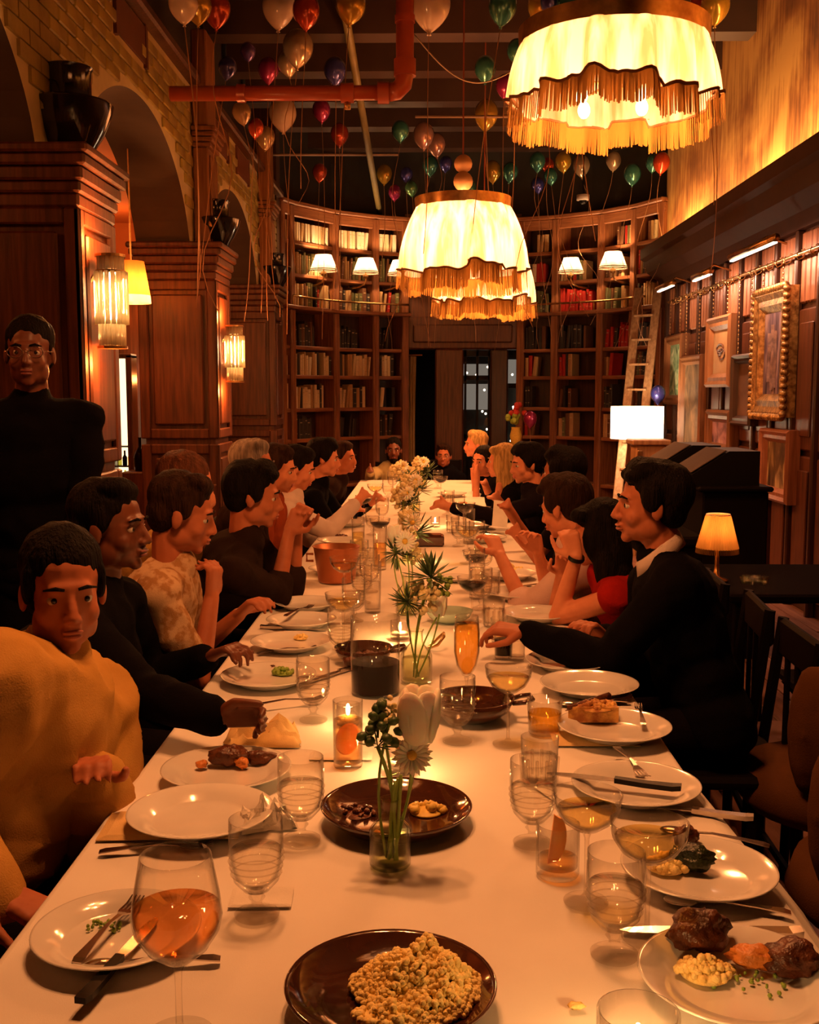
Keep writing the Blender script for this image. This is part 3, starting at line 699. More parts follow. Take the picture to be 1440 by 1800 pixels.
# lit bar niche with bottles between the pillars
pA, pB = at(196, 630, 9.2), at(228, 870, 9.2)
t = thing('backlit_cabinet', 'tall narrow backlit bar cabinet glowing between the pillars', 'cabinet', ((pA.x + pB.x) / 2, 9.2, pB.z - .0)); W = (pB.x - pA.x); H = pA.z - pB.z
MB().box((-W / 2, .12, 0), (W / 2, .14, H)).build('lit_back', emat('backlit panel', (1, .72, .38), 2.2), t)
m = MB().cbox((-W / 2 - .03, -.02, -.02), (-W / 2, .16, H + .03), .006).cbox((W / 2, -.02, -.02), (W / 2 + .05, .16, H + .03), .006).cbox((-W / 2 - .03, -.02, H), (W / 2 + .05, .16, H + .04), .006); m.build('frame', W_WALN, t)
for z in (.08, .25, .42): MB().box((-W / 2, 0, z - .012), (W / 2, .13, z)).build('shelf', W_DARK, t)
bp = [(0, 0), (.02, 0), (.021, .07), (.009, .09), (.008, .13), (0, .13)]
for i, z in enumerate((.08, .25)):
    for k in range(3):
        o = MB().lathe([(r, zz) for r, zz in bp], 12).build('bottle', [AMBERG, thinglass('olive bottle glass', (.5, .5, .2), .4), DARKG][(i + k) % 3], None, 40, (t.location.x - W / 2 + .03 + k * .045, 9.25, t.location.z + z))
        tag(o, ['amber', 'olive', 'dark'][(i + k) % 3] + f' bottle on the {["lower", "upper"][i]} shelf of the backlit bar cabinet', 'bottle')
MB().box((-W / 2 - .03, 0, -pB.z - .0), (W / 2 + .05, .16, -.02)).build('base', W_WALN, t)
q = at(246, 790, 9.0)
o = MB().lathe([(0, 0), (.045, 0), (.05, .12), (.03, .17), (.012, .2), (.012, .27), (.016, .28), (0, .28)], 18).build('carafe', DARKG, None, 40, (q.x, 9.0, q.z - .18)); tag(o, 'dark long necked carafe beside the backlit bar cabinet', 'bottle')
o = MB().cbox((q.x - .12, 8.85, 0), (q.x + .14, 9.15, q.z - .18), .01).build('side_cabinet', W_WALN); tag(o, 'narrow wooden side cabinet carrying the dark carafe', 'cabinet')
# library sconces with arms
def libsconce(px, py, w, label, side, p=P_LIB):
    b = apx(px); inw = (Vector((AX, AY, 0)) - b).normalized(); c0 = b + inw * .38; Y = c0.y
    q = at(px, py, Y); s = w * Y / F / .33
    t = thing('library_lamp', label, 'lamp', q, 0, 'small white lamps on the library bays')
    MB().lathe([(.09 * s, .1 * s), (.165 * s, -.09 * s)], 28).build('shade', SHADE2, t, True)
    m = MB()
    for r, z in ((.092, .1), (.167, -.09), (.158, -.07)): m.tube([(r * s * math.cos(a), r * s * math.sin(a), z * s) for a in np.linspace(0, 6.2832, 25)], .005, 4)
    m.build('trim', TRIM, t)
    e = b + inw * .02 - Vector((q.x, q.y, 0)); side_ = Vector((side * .22, 0, 0))
    MB().tube([(0, 0, -.03), (0, 0, -.17), (.02 * side, 0, -.22), (.1 * side, .02, -.25), (e.x + side_.x, e.y, -.24), (e.x + side_.x, e.y + .05, -.2)], .011, 6).build('arm', BRASS, t, True)
    MB().lathe([(.0, -.15), (.03, -.14), (.035, -.1), (.0, -.1)], 12).build('socket', BRASS, t, True)
    MB().ell((0, 0, -.01), .03, 8, 6).build('bulb', BULB, t, True)
    point('bulb_light', (0, 0, .045), p, (1, .55, .24), .012, t)
for px, py, w, lb, sd in ((569, 463, 49, 'leftmost white cone lamp on the left bookcases', -1), (643, 468, 46, 'second white cone lamp on the left bookcases', -1), (703, 471, 44, 'cone lamp half hidden by the middle pendant shade', -1), (1004, 467, 45, 'white cone lamp above the red books', 1), (1078, 458, 50, 'yellower cone lamp beside the ladder', 1)):
    libsconce(px, py, w, lb, sd)
# floor lamp, drum shade
q = at(1120, 743, 10.95)
t = thing('floor_lamp', 'floor lamp with a wide blank white drum shade near the ladder', 'lamp', (q.x, 10.95, 0))
MB().lathe([(.262, q.z - .16), (.262, q.z + .165)], 40).build('shade', shadecloth('white drum linen', (.9, .85, .78), .7), t, True)
MB().tube([(0, 0, .03), (0, 0, q.z)], .014, 8).lathe([(0, .0), (.16, 0), (.16, .02), (.02, .04), (0, .04)], 24).build('stand', BRASS, t, True)
MB().ell((0, 0, q.z), .04, 8, 6).build('bulb', emat('white bulb', (1, .85, .65), 20), t, True)
point('bulb_light', (0, 0, q.z + .07), 38, (1, .72, .45), .05, t); point('bulb_light', (.04, -.05, q.z - .09), 26, (1, .72, .45), .05, t)
# host stand in front of it
q0, q1 = at(1112, 772, 10.4), at(1142, 860, 10.4)
t = thing('host_stand', 'tan wooden stand with a brass front silhouetted against the drum shade', 'stand', ((q0.x + q1.x) / 2, 10.4, 0)); w2 = (q1.x - q0.x) / 2
TAN = wood('tan stand wood', (.38, .2, .08), (.26, .12, .05), .4)
MB().cbox((-w2 + .01, -.14, 0), (w2 + .12, .14, q0.z - .05), .01).build('body', TAN, t); MB().cbox((-w2 - .03, -.18, q0.z - .05), (w2 + .16, .18, q0.z), .01).build('top', TAN, t)
MB().cbox((-w2 + .02, -.16, .5), (-w2 + .07, -.13, q0.z - .1), .006).build('brass_corner', BRASS, t)
# ladder leaning on the bookcase
t = thing('library_ladder', 'pale wooden rolling ladder leaning against the right bookcases', 'ladder')
L0, L1 = at(1103, 705, 11.6), at(1122, 520, 12.3); R0, R1 = at(1136, 705, 11.5), at(1156, 520, 12.1)
def ext(p, q, z): k = (z - q.z) / (p.z - q.z); return q + (p - q) * k
for (p, q) in ((L0, L1), (R0, R1)):
    a, b = ext(p, q, .0), q; d = (b - a); M = Matrix.Translation(a) @ d.to_track_quat('Z', 'X').to_matrix().to_4x4()
    MB().cbox((-.02, -.045, 0), (.02, .045, d.length + .1), .006, 0, M).build('stringer', W_LADDER, t)
for k in range(9):
    z = .25 + k * .27
    if z > 2.5: break
    a, b = ext(L0, L1, z), ext(R0, R1, z); d = b - a; M = Matrix.Translation(a) @ d.to_track_quat('X', 'Z').to_matrix().to_4x4()
    MB().cbox((0, -.05, -.012), (d.length, .05, .012), .004, 0, M).build('rung', W_LADDER, t)
# loose items in the library: security dome, tipped boxes
q = at(1025, 352, 13.0); t = thing('security_camera', 'small white dome security camera under the library ceiling', 'camera', q)
MB().lathe([(0, .07), (.075, .06), (.075, .0), (.05, -.005)], 20).build('housing', mat('white plastic', (.6, .5, .42), .4), t, True)
MB().ell((0, 0, -.005), .045, 12, 8).build('dome', BLACKP, t, True); MB().tube([(0, 0, .06), (0, 0, ZC - q.z)], .01, 6).build('stem', BLACKP, t)
# ceiling pipes
RED = mat('red painted pipe', (.5, .085, .03), .3, 0, .5)
q = at(712, 100, 7.0); zb = at(712, 163, 7.0).z
t = thing('sprinkler_pipe', 'glossy red sprinkler pipe dropping from the ceiling and turning left', 'pipe', (q.x, 7.0, zb))
MB().tube([(0, 0, ZC - zb), (0, 0, .12), (-.012, 0, .05), (-.05, 0, .012), (-.12, 0, 0)], .057, 14).build('drop_pipe', RED, t, True)
MB().tube([(-.1, 0, 0), (XL - q.x + .04, 0, 0)], .047, 12).build('cross_pipe', RED, t, True)
for a_, b_, r_ in (((0, 0, .1), (0, 0, .2), .07), ((0, 0, .42), (0, 0, .46), .064), ((-.1, 0, 0), (-.17, 0, 0), .066), ((-.32, 0, 0), (-.4, 0, 0), .06), ((-1.0, 0, 0), (-1.05, 0, 0), .056)):
    MB().tube([a_, b_], r_, 14).build('coupling', RED, t, 40)
MB().tube([(-.36, 0, -.05), (-.36, 0, -.1)], .02, 8).build('sprinkler_head', BRASS, t, True)
a, b = at(603, 0, 8.6), at(668, 378, 14.0)
o = MB().tube([(a.x, a.y, a.z), (b.x, 14.0, b.z)], .035, 8).build('conduit', mat('olive painted conduit', (.2, .15, .05), .5), None, True); tag(o, 'olive painted conduit running away just below the ceiling', 'pipe')
for i, (x0, x1, py, Y) in enumerate(((452, 700, 272, 12.0), (925, 730, 205, 10.6))):
    a, b = at(x0, py, Y), at(x1, py, Y)
    o = MB().tube([(a.x, Y, a.z - .06), (a.x + .1 * (1 if b.x > a.x else -1), Y, a.z), (b.x, Y, b.z)], .014, 6).build('cable_pipe', mat('grey conduit', (.35, .22, .14), .4), None, True)
    tag(o, ['thin pipe crossing the ceiling beyond the red pipe', 'thin pipe crossing the ceiling behind the gold balloon'][i], 'pipe')
# sagging garland wire
a, b = at(728, 60, 8.3), at(912, 118, 8.3); pts = [a.lerp(b, k / 16) + Vector((0, 0, -.36 * math.sin(math.pi * k / 16) * .6)) for k in range(17)]
o = MB().tube(pts, .005, 4).build('cable', mat('pale cable', (.6, .45, .3), .4), None, True); tag(o, 'pale cable sagging from the red pipe towards the big pendant lamp', 'cable')
# ================================================================== balloons
BC = {'white': (.72, .55, .42), 'champagne': (.55, .38, .22), 'gold': (.6, .36, .04), 'red': (.6, .07, .02), 'teal': (.05, .22, .17), 'green': (.12, .3, .12), 'blue': (.05, .05, .28), 'purple': (.12, .06, .3), 'magenta': (.4, .03, .14), 'pink': (.6, .33, .27)}
RIB = mat('curling ribbon', (.45, .22, .1), .35, .3)
BME = {}
for c, v in BC.items():
    mm = mat('chrome balloon ' + c, v, .2, .55 if c != 'white' else .05, .6, scale=3, Coat_Weight=.5, Coat_Roughness=.08)
    pr_ = [(0, .5)] + [(.43 * math.sin(a), .5 * math.cos(a)) for a in np.linspace(.2, 1.57, 7)] + [(.43 * (1 - (u ** 2.1) * .93), -u * .62) for u in np.linspace(.12, 1, 8)] + [(.055, -.66), (0, -.64)]
    m = MB().lathe(pr_, 20); BME[c] = m.mesh('balloon', mm, True)
bl = [(322, 5, 50, 'white'), (348, 10, 46, 'gold'), (380, 15, 48, 'red'), (490, 10, 56, 'white'), (538, 18, 46, 'red'), (617, 8, 50, 'gold'), (757, 5, 68, 'white'), (884, 10, 48, 'teal'), (955, 8, 52, 'gold'), (972, 2, 42, 'blue'), (1010, 8, 60, 'teal'), (1062, 3, 38, 'purple'), (1238, 14, 52, 'red'), (1258, 8, 48, 'gold'),
      (436, 90, 26, 'purple'), (400, 118, 31, 'blue'), (472, 122, 35, 'magenta'), (524, 82, 52, 'champagne'), (506, 110, 36, 'champagne'), (589, 123, 38, 'blue'), (853, 120, 36, 'teal'), (888, 150, 32, 'magenta'), (855, 200, 41, 'gold'), (908, 88, 32, 'teal'),
      (425, 197, 32, 'champagne'), (450, 224, 27, 'red'), (467, 241, 32, 'champagne'), (497, 198, 47, 'white'), (565, 193, 31, 'magenta'), (597, 235, 31, 'red'), (562, 302, 25, 'red'), (704, 229, 30, 'teal'), (745, 237, 36, 'pink'), (767, 253, 32, 'pink'), (676, 305, 27, 'gold'), (715, 306, 22, 'blue'), (723, 330, 22, 'green'), (694, 337, 22, 'magenta'), (757, 290, 27, 'teal'), (866, 300, 30, 'gold'), (897, 301, 27, 'teal'), (784, 287, 22, 'blue'), (825, 331, 24, 'teal'),
      (945, 283, 27, 'teal'), (963, 290, 22, 'red'), (990, 283, 28, 'gold'), (1022, 290, 30, 'champagne'), (945, 324, 22, 'blue'), (968, 309, 23, 'teal'), (1079, 282, 26, 'champagne'), (1112, 305, 29, 'teal'), (1148, 286, 24, 'teal'), (1163, 285, 29, 'red')]
WHERE = lambda x, y: ('at the top edge' if y < 30 else 'above the red pipe' if y < 140 and x < 640 else 'just below the red pipe' if y < 250 and x < 640 else 'in front of the dark ceiling') + (', over the arcade' if x < 460 else ', left side' if x < 690 else ', middle' if x < 920 else ' below the big pendant' if 260 < y else ' beside the big pendant')
seen = {}; placed = []
for i, (px, py, wpx, c) in enumerate(bl):
    hit = None; Y = 6.0
    while Y < 13.4:
        if at(px, py, Y).z + .2 > ZC - .42: break
        Y += .1
    Y = min(Y, 13.2)
    if Y > AY - .2:
        for _ in range(60):
            p_ = at(px, py, Y)
            if (Vector((p_.x - AX, max(0, p_.y - AY), 0))).length < AR - .3: break
            Y -= .06
    p_ = at(px, py, Y); s = wpx * Y / F / .86
    def bad(p_, s):
        if p_.x - .45 * s < XL + .28: return True
        if any((p_ - q_).length < .47 * (s + r_) for q_, r_ in placed): return True
        return any(math.hypot(p_.x - X_, p_.y - Y_) < .6 + .45 * s and p_.z - .7 * s < Z_ for X_, Y_, Z_ in ((.93, 5.2, 3.4), (.29, 8.5, 3.1)))
    Y0_ = Y
    for q_ in range(60):
        if not bad(p_, s): break
        Y = Y0_ + (.1 * (q_ // 2 + 1) if q_ % 2 and Y0_ + .1 * q_ < 8 else -.07 * (q_ + 1)); p_ = at(px, py, Y); s = wpx * Y / F / .86
    placed.append((p_, s))
    lab = f'{c} balloon {WHERE(px, py)}'; seen[lab] = seen.get(lab, 0) + 1
    base = lab
    if seen[lab] > 1: lab = f'{c} balloon, {["", "", "second", "third", "fourth", "fifth", "sixth", "seventh"][seen[base]]} from the left {WHERE(px, py)}'
    if s > .34 or True:
        t = bpy.data.objects.new('balloon', BME[c]); C.objects.link(t); t.location = p_; t.scale = (s, s, s); t.rotation_euler = (random.uniform(-.12, .12), random.uniform(-.12, .12), random.random() * 6)
        tag(t, lab, 'balloon', 'balloons under the ceiling')
    ln = random.uniform(1.0, 2.6); a0 = random.random() * 6; curl = random.random() < .35
    ln = min(ln, (p_.z - 2.2)); 
    pts = [(0, 0, -.64)]
    for k in range(1, 15):
        u = k / 14; am = (.035 + (.07 * u if curl else .02 * u)) / s; pts.append((am * math.sin(a0 + u * (9 if curl else 3)) - am * math.sin(a0) * (1 - u), am * math.cos(a0 + u * (8 if curl else 2)) - am * math.cos(a0) * (1 - u), -.64 - u * ln / s))
    o = MB().tube(pts, .0032 / s, 4).build('ribbon', RIB, t, True)
# blue balloon by the right wall and the magenta one with flowers by the door
for (px, py, Y, wpx, c, lab) in ((1157, 692, 11.4, 26, 'blue', 'blue balloon tied low beside the ladder and gallery wall'), (932, 736, 12.4, 24, 'magenta', 'magenta balloon floating low beside the doorway')):
    p_ = at(px, py, Y); s = wpx * Y / F / .86
    t = bpy.data.objects.new('balloon', BME[c]); C.objects.link(t); t.location = p_; t.scale = (s, s, s); tag(t, lab, 'balloon')
    MB().tube([(0, 0, -.64), (.05, 0, -1.5), (0, .02, -(p_.z - .02) / s)], .003 / s, 4).build('ribbon', RIB, t)
# bouquet on a pedestal by the door
q = at(907, 750, 12.6); t = thing('pedestal', 'slim wooden pedestal by the doorway carrying a bouquet', 'stand', (q.x, 12.6, 0)); MB().cbox((-.1, -.1, 0), (.1, .1, .95), .02).build('body', W_WALN, t)
t = thing('bouquet', 'bright bouquet of red and lime flowers standing by the doorway', 'flowers', (q.x, 12.6, .95))
MB().lathe([(0, 0), (.05, 0), (.07, .12), (.05, .2), (.055, .22)], 16).build('vase', PETY, t, True)
m = MB(); m2 = MB(); random.seed(9)
for i in range(26):
    a, r_ = random.random() * 6.28, random.random() * .1
    (m if i % 2 else m2).ell((r_ * math.cos(a), r_ * math.sin(a), .27 + random.random() * .12 + (.1 if i % 2 else 0)), .035, 6, 4)
m.build('red_blossom', mat('red blossom', (.7, .05, .03), .6), t, True, kind='stuff'); m2.build('lime_blossom', mat('lime blossom', (.45, .6, .08), .6), t, True, kind='stuff')
# ================================================================== the table
TXL, TXR, TY0, TY1 = -.612, .553, .85, 10.15
TXC = (TXL + TXR) / 2
t = thing('dining_table', 'very long dining table under the white tablecloth', 'table', (TXC, (TY0 + TY1) / 2, 0))
hw, hl = (TXR - TXL) / 2 - .012, (TY1 - TY0) / 2 - .012
MB().cbox((-hw, -hl, TZ - .045), (hw, hl, TZ - .006), .01).build('tabletop', W_DARK, t)
for y in np.linspace(-hl + .15, hl - .15, 6):
    for s in (-1, 1): MB().cbox((s * (hw - .1) - .035, y - .035, 0), (s * (hw - .1) + .035, y + .035, TZ - .045), .008).build('leg', W_DARK, t)
# cloth
per = []
def addline(x0, y0, x1, y1, nx, ny, n):
    for k in range(n): u = k / n; per.append((x0 + (x1 - x0) * u, y0 + (y1 - y0) * u, nx, ny))
addline(TXL, TY1, TXL, TY0, -1, 0, 260); addline(TXL, TY0, TXR, TY0, 0, -1, 30); addline(TXR, TY0, TXR, TY1, 1, 0, 260); addline(TXR, TY1, TXL, TY1, 0, 1, 30)
pts = []; prof = [(0, 0), (.006, -.001), (.012, -.006), (.016, -.016), (.018, -.06), (.022, -.14), (.028, -.24), (.034, -.34)]
for i, (x, y, nx, ny) in enumerate(per):
    s = i * .035; wv = .6 * math.sin(s * 9) + .4 * math.sin(s * 4.3 + 1)
    fl_ = 0
    if nx == 1 and 1.0 < y < 2.32: fl_ = min(1, (2.32 - y) / .45) * (1 if y > 1.3 else (y - 1.0) / .3)
    for (d, z) in prof:
        k = min(1, -z / .3); off = d + k * .03 * wv + fl_ * (.14 * min(1, (-z / .2)) ** .7)
        if d == .012 and fl_: off += .01 * fl_
        pts.append((x + nx * off, y + ny * off, TZ + z * (1 if z > -.02 else 1 - .25 * fl_)))
m = MB().grid(pts, len(per), len(prof), close=True)
gx, gy = 24, 190; base = []
def zc(x, y):
    e = min(x - TXL, TXR - x, y - TY0, TY1 - y); k = max(0, min(1, e / .05))
    return TZ + k * (.0012 * noise.noise(Vector((x * 5, y * 5, 0))) - .0016 * math.exp(-((y % 1.15 - .57) / .006) ** 2) + .0022 * math.exp(-((x - TXC) / .008) ** 2))
for i in range(gx):
    for j in range(gy):
        x, y = TXL + (TXR - TXL) * i / (gx - 1), TY0 + (TY1 - TY0) * j / (gy - 1); base.append((x, y, zc(x, y)))
m.grid(base, gx, gy)
o = m.build('tablecloth', LINEN, None, True); tag(o, 'white linen tablecloth covering the long dining table', 'tablecloth')
ZT = TZ + .004
# ---------------------------------------------------------------- tableware kinds
def on(px, py, dz=0): p = onz(px, py, ZT + dz); return Vector((p.x, p.y, ZT + dz))
def plate_mesh(r, nm, m_):
    P = [(0, .006), (r * .62, .006), (r * .68, .009), (r * .74, .017), (r * .97, .027), (r, .0275), (r * 1.004, .026), (r * .97, .0235), (r * .74, .0125), (r * .66, .003), (r * .6, 0), (0, 0)]
    return MB().lathe(P, 56).mesh(nm, m_, True)
PM = plate_mesh(.137, 'dinner_plate', PLATE)
def plate(px, py, label, s=1, group='white dinner plates on the table', tilt=0, dz=0):
    o = bpy.data.objects.new('dinner_plate', PM); C.objects.link(o); p = onz(px, py, ZT + .02 + dz); o.location = (p.x, p.y, ZT + dz); o.scale = (s, s, 1 if s > .8 else s)
    if tilt: o.rotation_euler = (0, tilt, 0)
    return tag(o, label, 'plate', group)
def proto(nm, cat): o = bpy.data.objects.new(nm, None); C.objects.link(o); o['category'] = cat; return o
# footed water goblet
def goblet_kind():
    t = proto('water_goblet', 'glass')
    P = [(.0, .038), (.02, .040), (.034, .056), (.0395, .08), (.0405, .11), (.040, .148), (.0385, .148), (.0385, .11), (.0375, .082), (.032, .06), (.018, .046), (0, .044)]
    MB().lathe(P, 32).build('bowl', GLASS, t, True)
    rib = MB()
    for z in (.066, .076, .086, .096): r_ = .0345 + .005 * (z - .056) / .03 + .0015; r_ = min(r_, .0412); rib.tube([(r_ * math.cos(a), r_ * math.sin(a), z) for a in np.linspace(0, 6.2832, 29)], .0011, 4)
    rib.build('cut_bands', THICK, t, True)
    MB().lathe([(0, 0), (.033, 0), (.034, .003), (.018, .009), (.008, .016), (.008, .022), (.013, .028), (.008, .034), (.012, .039), (0, .041)], 24).build('foot', THICK, t, True)
    MB().lathe([(0, .046), (.018, .048), (.031, .061), (.0365, .084), (.0372, .102), (0, .102)], 28).build('water', WATER, t, True)
    return Kind(t)
def tumbler_kind():
    t = proto('tumbler', 'glass')
    MB().lathe([(0, 0), (.034, 0), (.036, .004), (.040, .1), (.0385, .1), (.035, .012), (0, .010)], 28).build('wall', GLASS, t, True)
    m = MB()
    for k in range(12):
        a = k * math.pi / 6; m.tube([(.037 * math.cos(a), .037 * math.sin(a), .006), (.0395 * math.cos(a), .0395 * math.sin(a), .06)], .0035, 4)
    m.build('facets', THICK, t, True); MB().lathe([(0, .012), (.0345, .013), (.0365, .06), (0, .06)], 24).build('water', WATER, t, True)
    return Kind(t)
def coupe_kind(liq, nm='champagne_coupe'):
    t = proto(nm, 'glass')
    MB().lathe([(0, .106), (.02, .109), (.04, .122), (.052, .14), (.0555, .162), (.0540, .162), (.0505, .141), (.039, .1245), (.02, .112), (0, .109)], 32).build('bowl', GLASS, t, True)
    MB().lathe([(0, .111), (.02, .113), (.0385, .1255), (.048, .14), (0, .14)], 28).build('drink', liq, t, True)
    MB().lathe([(0, 0), (.036, 0), (.0365, .002), (.01, .006), (.0042, .014), (.0036, .06), (.004, .095), (.008, .106), (0, .106)], 20).build('stem', THICK, t, True)
    return Kind(t)
def flute():
    t = proto('champagne_flute', 'glass')
    MB().lathe([(0, .085), (.012, .09), (.026, .115), (.033, .15), (.0335, .2), (.030, .245), (.0288, .245), (.032, .2), (.0315, .15), (.0245, .117), (.011, .094), (0, .09)], 28).build('bowl', GLASS, t, True)
    MB().lathe([(0, .092), (.011, .095), (.0243, .118), (.0312, .151), (.0316, .2), (.0305, .225), (0, .225)], 24).build('champagne', GOLDG, t, True)
    MB().lathe([(0, 0), (.034, 0), (.034, .002), (.008, .006), (.0036, .014), (.0035, .07), (.007, .085), (0, .085)], 20).build('stem', THICK, t, True); return t
GOB, TUM, COU, COD = goblet_kind(), tumbler_kind(), coupe_kind(WHITEG), coupe_kind(DARKG)
gob = [(452, 1608, 'water goblet beside the orange wine glass'), (530, 1476, 'water goblet between the empty plate and the brown dish'), (551, 1266, 'water goblet left of the orange-slice glass'), (804, 1303, 'water goblet below the gold flute'), (1080, 1678, 'water goblet in front of the two coupes'), (936, 1482, 'water goblet just left of the amber candle glass')]
for i, (x, y, l) in enumerate(gob): GOB.put(on(x, y), i * .4, l, 'footed water goblets', (1.05, 1.05, 1.06))
tum = [(948, 1376, 'faceted tumbler behind the amber candle glass')]
for x, y, l in tum: TUM.put(on(x, y), .3, l, 'tumblers', 1.0)
COU.put(on(1137, 1648), 0, 'coupe of pale sparkling wine in front of the plate with greens', 'champagne coupes', (1.06, 1.06, 1.12))
COU.put(on(1030, 1585), 0, 'coupe of pale wine before the black knife handle', 'champagne coupes', (1, 1, 1.12))
COU.put(on(893, 1308), 0, 'coupe of pale wine right of the gold flute', 'champagne coupes', (1, 1, 1.15))
f = flute(); f.location = on(820, 1246); f['label'] = 'tall flute of golden champagne in the middle of the table'
# orange wine glass
t = thing('wine_glass', 'large wine glass half full of orange wine, nearest on the table', 'glass', on(316, 1822))
t.scale = (1.13, 1.13, 1.04)
MB().lathe([(0, .096), (.016, .099), (.034, .115), (.0475, .138), (.0505, .155), (.048, .18), (.0415, .218), (.0395, .232), (.0383, .232), (.0405, .217), (.047, .18), (.0493, .155), (.046, .139), (.033, .118), (.015, .102), (0, .099)], 40).build('bowl', GLASS, t, True)
MB().lathe([(0, .1), (.015, .103), (.0325, .119), (.0455, .139), (.0488, .155), (.0485, .165), (0, .165)], 36).build('orange_wine', ORANGEG, t, True)
MB().lathe([(0, 0), (.039, 0), (.039, .002), (.012, .006), (.0042, .016), (.0036, .06), (.0045, .085), (.009, .096), (0, .096)], 24).build('stem', GLASS, t, True)
# highball with orange slice
t = thing('highball_glass', 'tall straight glass holding an orange slice and a pale drink', 'glass', on(612, 1346))
MB().lathe([(0, 0), (.031, 0), (.032, .003), (.033, .148), (.0315, .148), (.0305, .01), (0, .008)], 28).build('wall', GLASS, t, True)
MB().lathe([(0, .01), (.030, .011), (.031, .105), (0, .105)], 24).build('drink', AMBERG, t, True)
sl = MB().lathe([(0, -.004), (.028, -.004), (.031, 0), (.028, .004), (0, .004)], 24); o = sl.build('orange_slice', mat('orange flesh', (.95, .32, .03), .4, col2=(.9, .42, .08), scale=40, Subsurface_Weight=.0), t, 20); o.location = (0, -.004, .062); o.rotation_euler = (R(80), R(18), 0); o.scale = (.85, 1.15, 1)
m = MB()
for k in range(3): m.cbox((-.012, -.012, -.012), (.012, .012, .012), .003, 0, Matrix.Translation((.008 * (k - 1), .006 * (k % 2), .075 + .016 * k)) @ Euler((k, k * 2, k)).to_matrix().to_4x4())
m.build('ice', WATER, t)
# big beaker of dark wine
t = thing('wine_decanter', 'wide glass decanter with dark red wine in the middle of the table', 'decanter', on(660, 1216))
s = 1.0
MB().lathe([(0, 0), (.060, 0), (.066, .004), (.0675, .1), (.068, .21), (.066, .21), (.0655, .1)], 36).build('wall', GLASS, t, True)
MB().lathe([(0, .004), (.0645, .006), (.0663, .085), (0, .085)], 32).build('dark_wine', DARKG, t, 40)
# small dark glasses
def smallglass(px, py, label, liq, r=.027, h=.07, fill=.7, nm='small_glass'):
    t = thing(nm, label, 'glass', on(px, py))
    MB().lathe([(0, 0), (r * .85, 0), (r * .9, .003), (r, h), (r * .95, h), (r * .86, .008), (0, .007)], 22).build('wall', GLASS, t, True)
    MB().lathe([(0, .009), (r * .84, .010), (r * .93, h * fill), (0, h * fill)], 20).build('drink', liq, t, 40); return t
smallglass(885, 1156, 'small glass of dark cola-like drink right of the gold flute', DARKG, .03, .085)
smallglass(908, 1158, 'small clear glass next to the dark drink', WATER, .028, .085)
smallglass(878, 1128, 'small glass of amber drink behind the dark drink', AMBERG, .03, .08)
smallglass(957, 1288, 'low round glass of yellow cocktail behind the faceted tumbler', thinglass('cloudy yellow cocktail', (1, .75, .25), .6), .043, .085, .6)
# candle glasses
FLAME = emat('candle flame', (1, .6, .22), 40)
WAX = mat('candle wax', (.85, .72, .5), .5, 0, .4, Emission_Color=(1, .5, .18, 1), Emission_Strength=.25)
def votive(px, py, label, r=.036, h=.085, amber=False, p=P_CANDLE, z=0):
    t = thing('votive_candle', label, 'candle', on(px, py))
    MB().lathe([(0, 0), (r * .95, 0), (r, .004), (r, h), (r * .93, h), (r * .9, .012), (0, .01)], 26).build('glass', GLASS, t, True)
    MB().lathe([(0, .012), (r * .85, .013), (r * .85, h * .35), (0, h * .35)], 22).build('wax', WAX, t, True)
    MB().ell((0, 0, h * .35 + .018), (.0055, .0055, .016), 8, 8).build('flame', FLAME, t, True)
    point('candle_light', (0, 0, h * .35 + .03), p, (1, .5, .17), .012, t); return t
votive(1120, 1880, 'round glass votive candle at the bottom edge of the table', .05, .075)
t = thing('tumbler', 'short glass holding an upright orange slice beside the coupes', 'glass', on(980, 1536))
MB().lathe([(0, 0), (.035, 0), (.037, .004), (.037, .09), (.035, .09), (.034, .016), (0, .014)], 28).build('wall', GLASS, t, True)
MB().lathe([(0, .015), (.033, .016), (.034, .03), (0, .03)], 24).build('drink', AMBERG, t, True)
o = MB().prism([(0, -.042), (.008, -.038)] + [(.004 + .022 * math.cos(a), .042 * math.sin(a)) for a in np.linspace(-1.1, 1.1, 9)] + [(.008, .038), (0, .042)], -.004, .004).build('orange_slice', MATS['orange flesh'], t); o.location = (-.012, .0, .062); o.rotation_euler = (R(84), R(8), 0)
votive(703, 1356, 'glass votive burning between the flower vase and the tulip', .03, .07, p=P_CANDLE)
votive(703, 1122, 'bright glass votive beside the wine decanter', .032, .06, p=P_CANDLE * 1.3)
votive(612, 1362 - 90, 'glass votive behind the orange-slice glass', .03, .05, p=P_CANDLE * .6)
votive(738, 985, 'glass votive in the middle of the white cloth far along the table', .03, .06)
votive(765, 925, 'glass votive beside the far brown box dish', .03, .06)
# brown dishes
def dish(px, py, label, r=.145, h=.035, nm='serving_dish'):
    P = [(0, .008), (r * .6, .009), (r * .8, .016), (r * .95, h * .9), (r * .985, h), (r, h * .96), (r * .96, h * .72), (r * .78, .004), (r * .6, 0), (0, 0)]
    o = MB().lathe(P, 56).build(nm, BROWNC, None, True, on(px, py)); return tag(o, label, 'dish')
D1 = dish(687, 1768, 'brown glazed serving dish heaped with rice, nearest on the table', .142, .036)
D2 = dish(697, 1444, 'nearly empty brown glazed serving dish behind the bud vase', .145, .036)
RICE = mat('yellow buttered rice', (.98, .78, .3), .6, col2=(.88, .62, .18), scale=60, bump=.4, bscale=160, contrast=(.3, .6))
MEAT = mat('braised meat', (.16, .045, .015), .35, col2=(.06, .015, .006), scale=30, bump=.6, bscale=90)
GREENS = mat('dark cooked greens', (.03, .045, .012), .35, col2=(.012, .015, .006), scale=40, bump=.6, bscale=90)
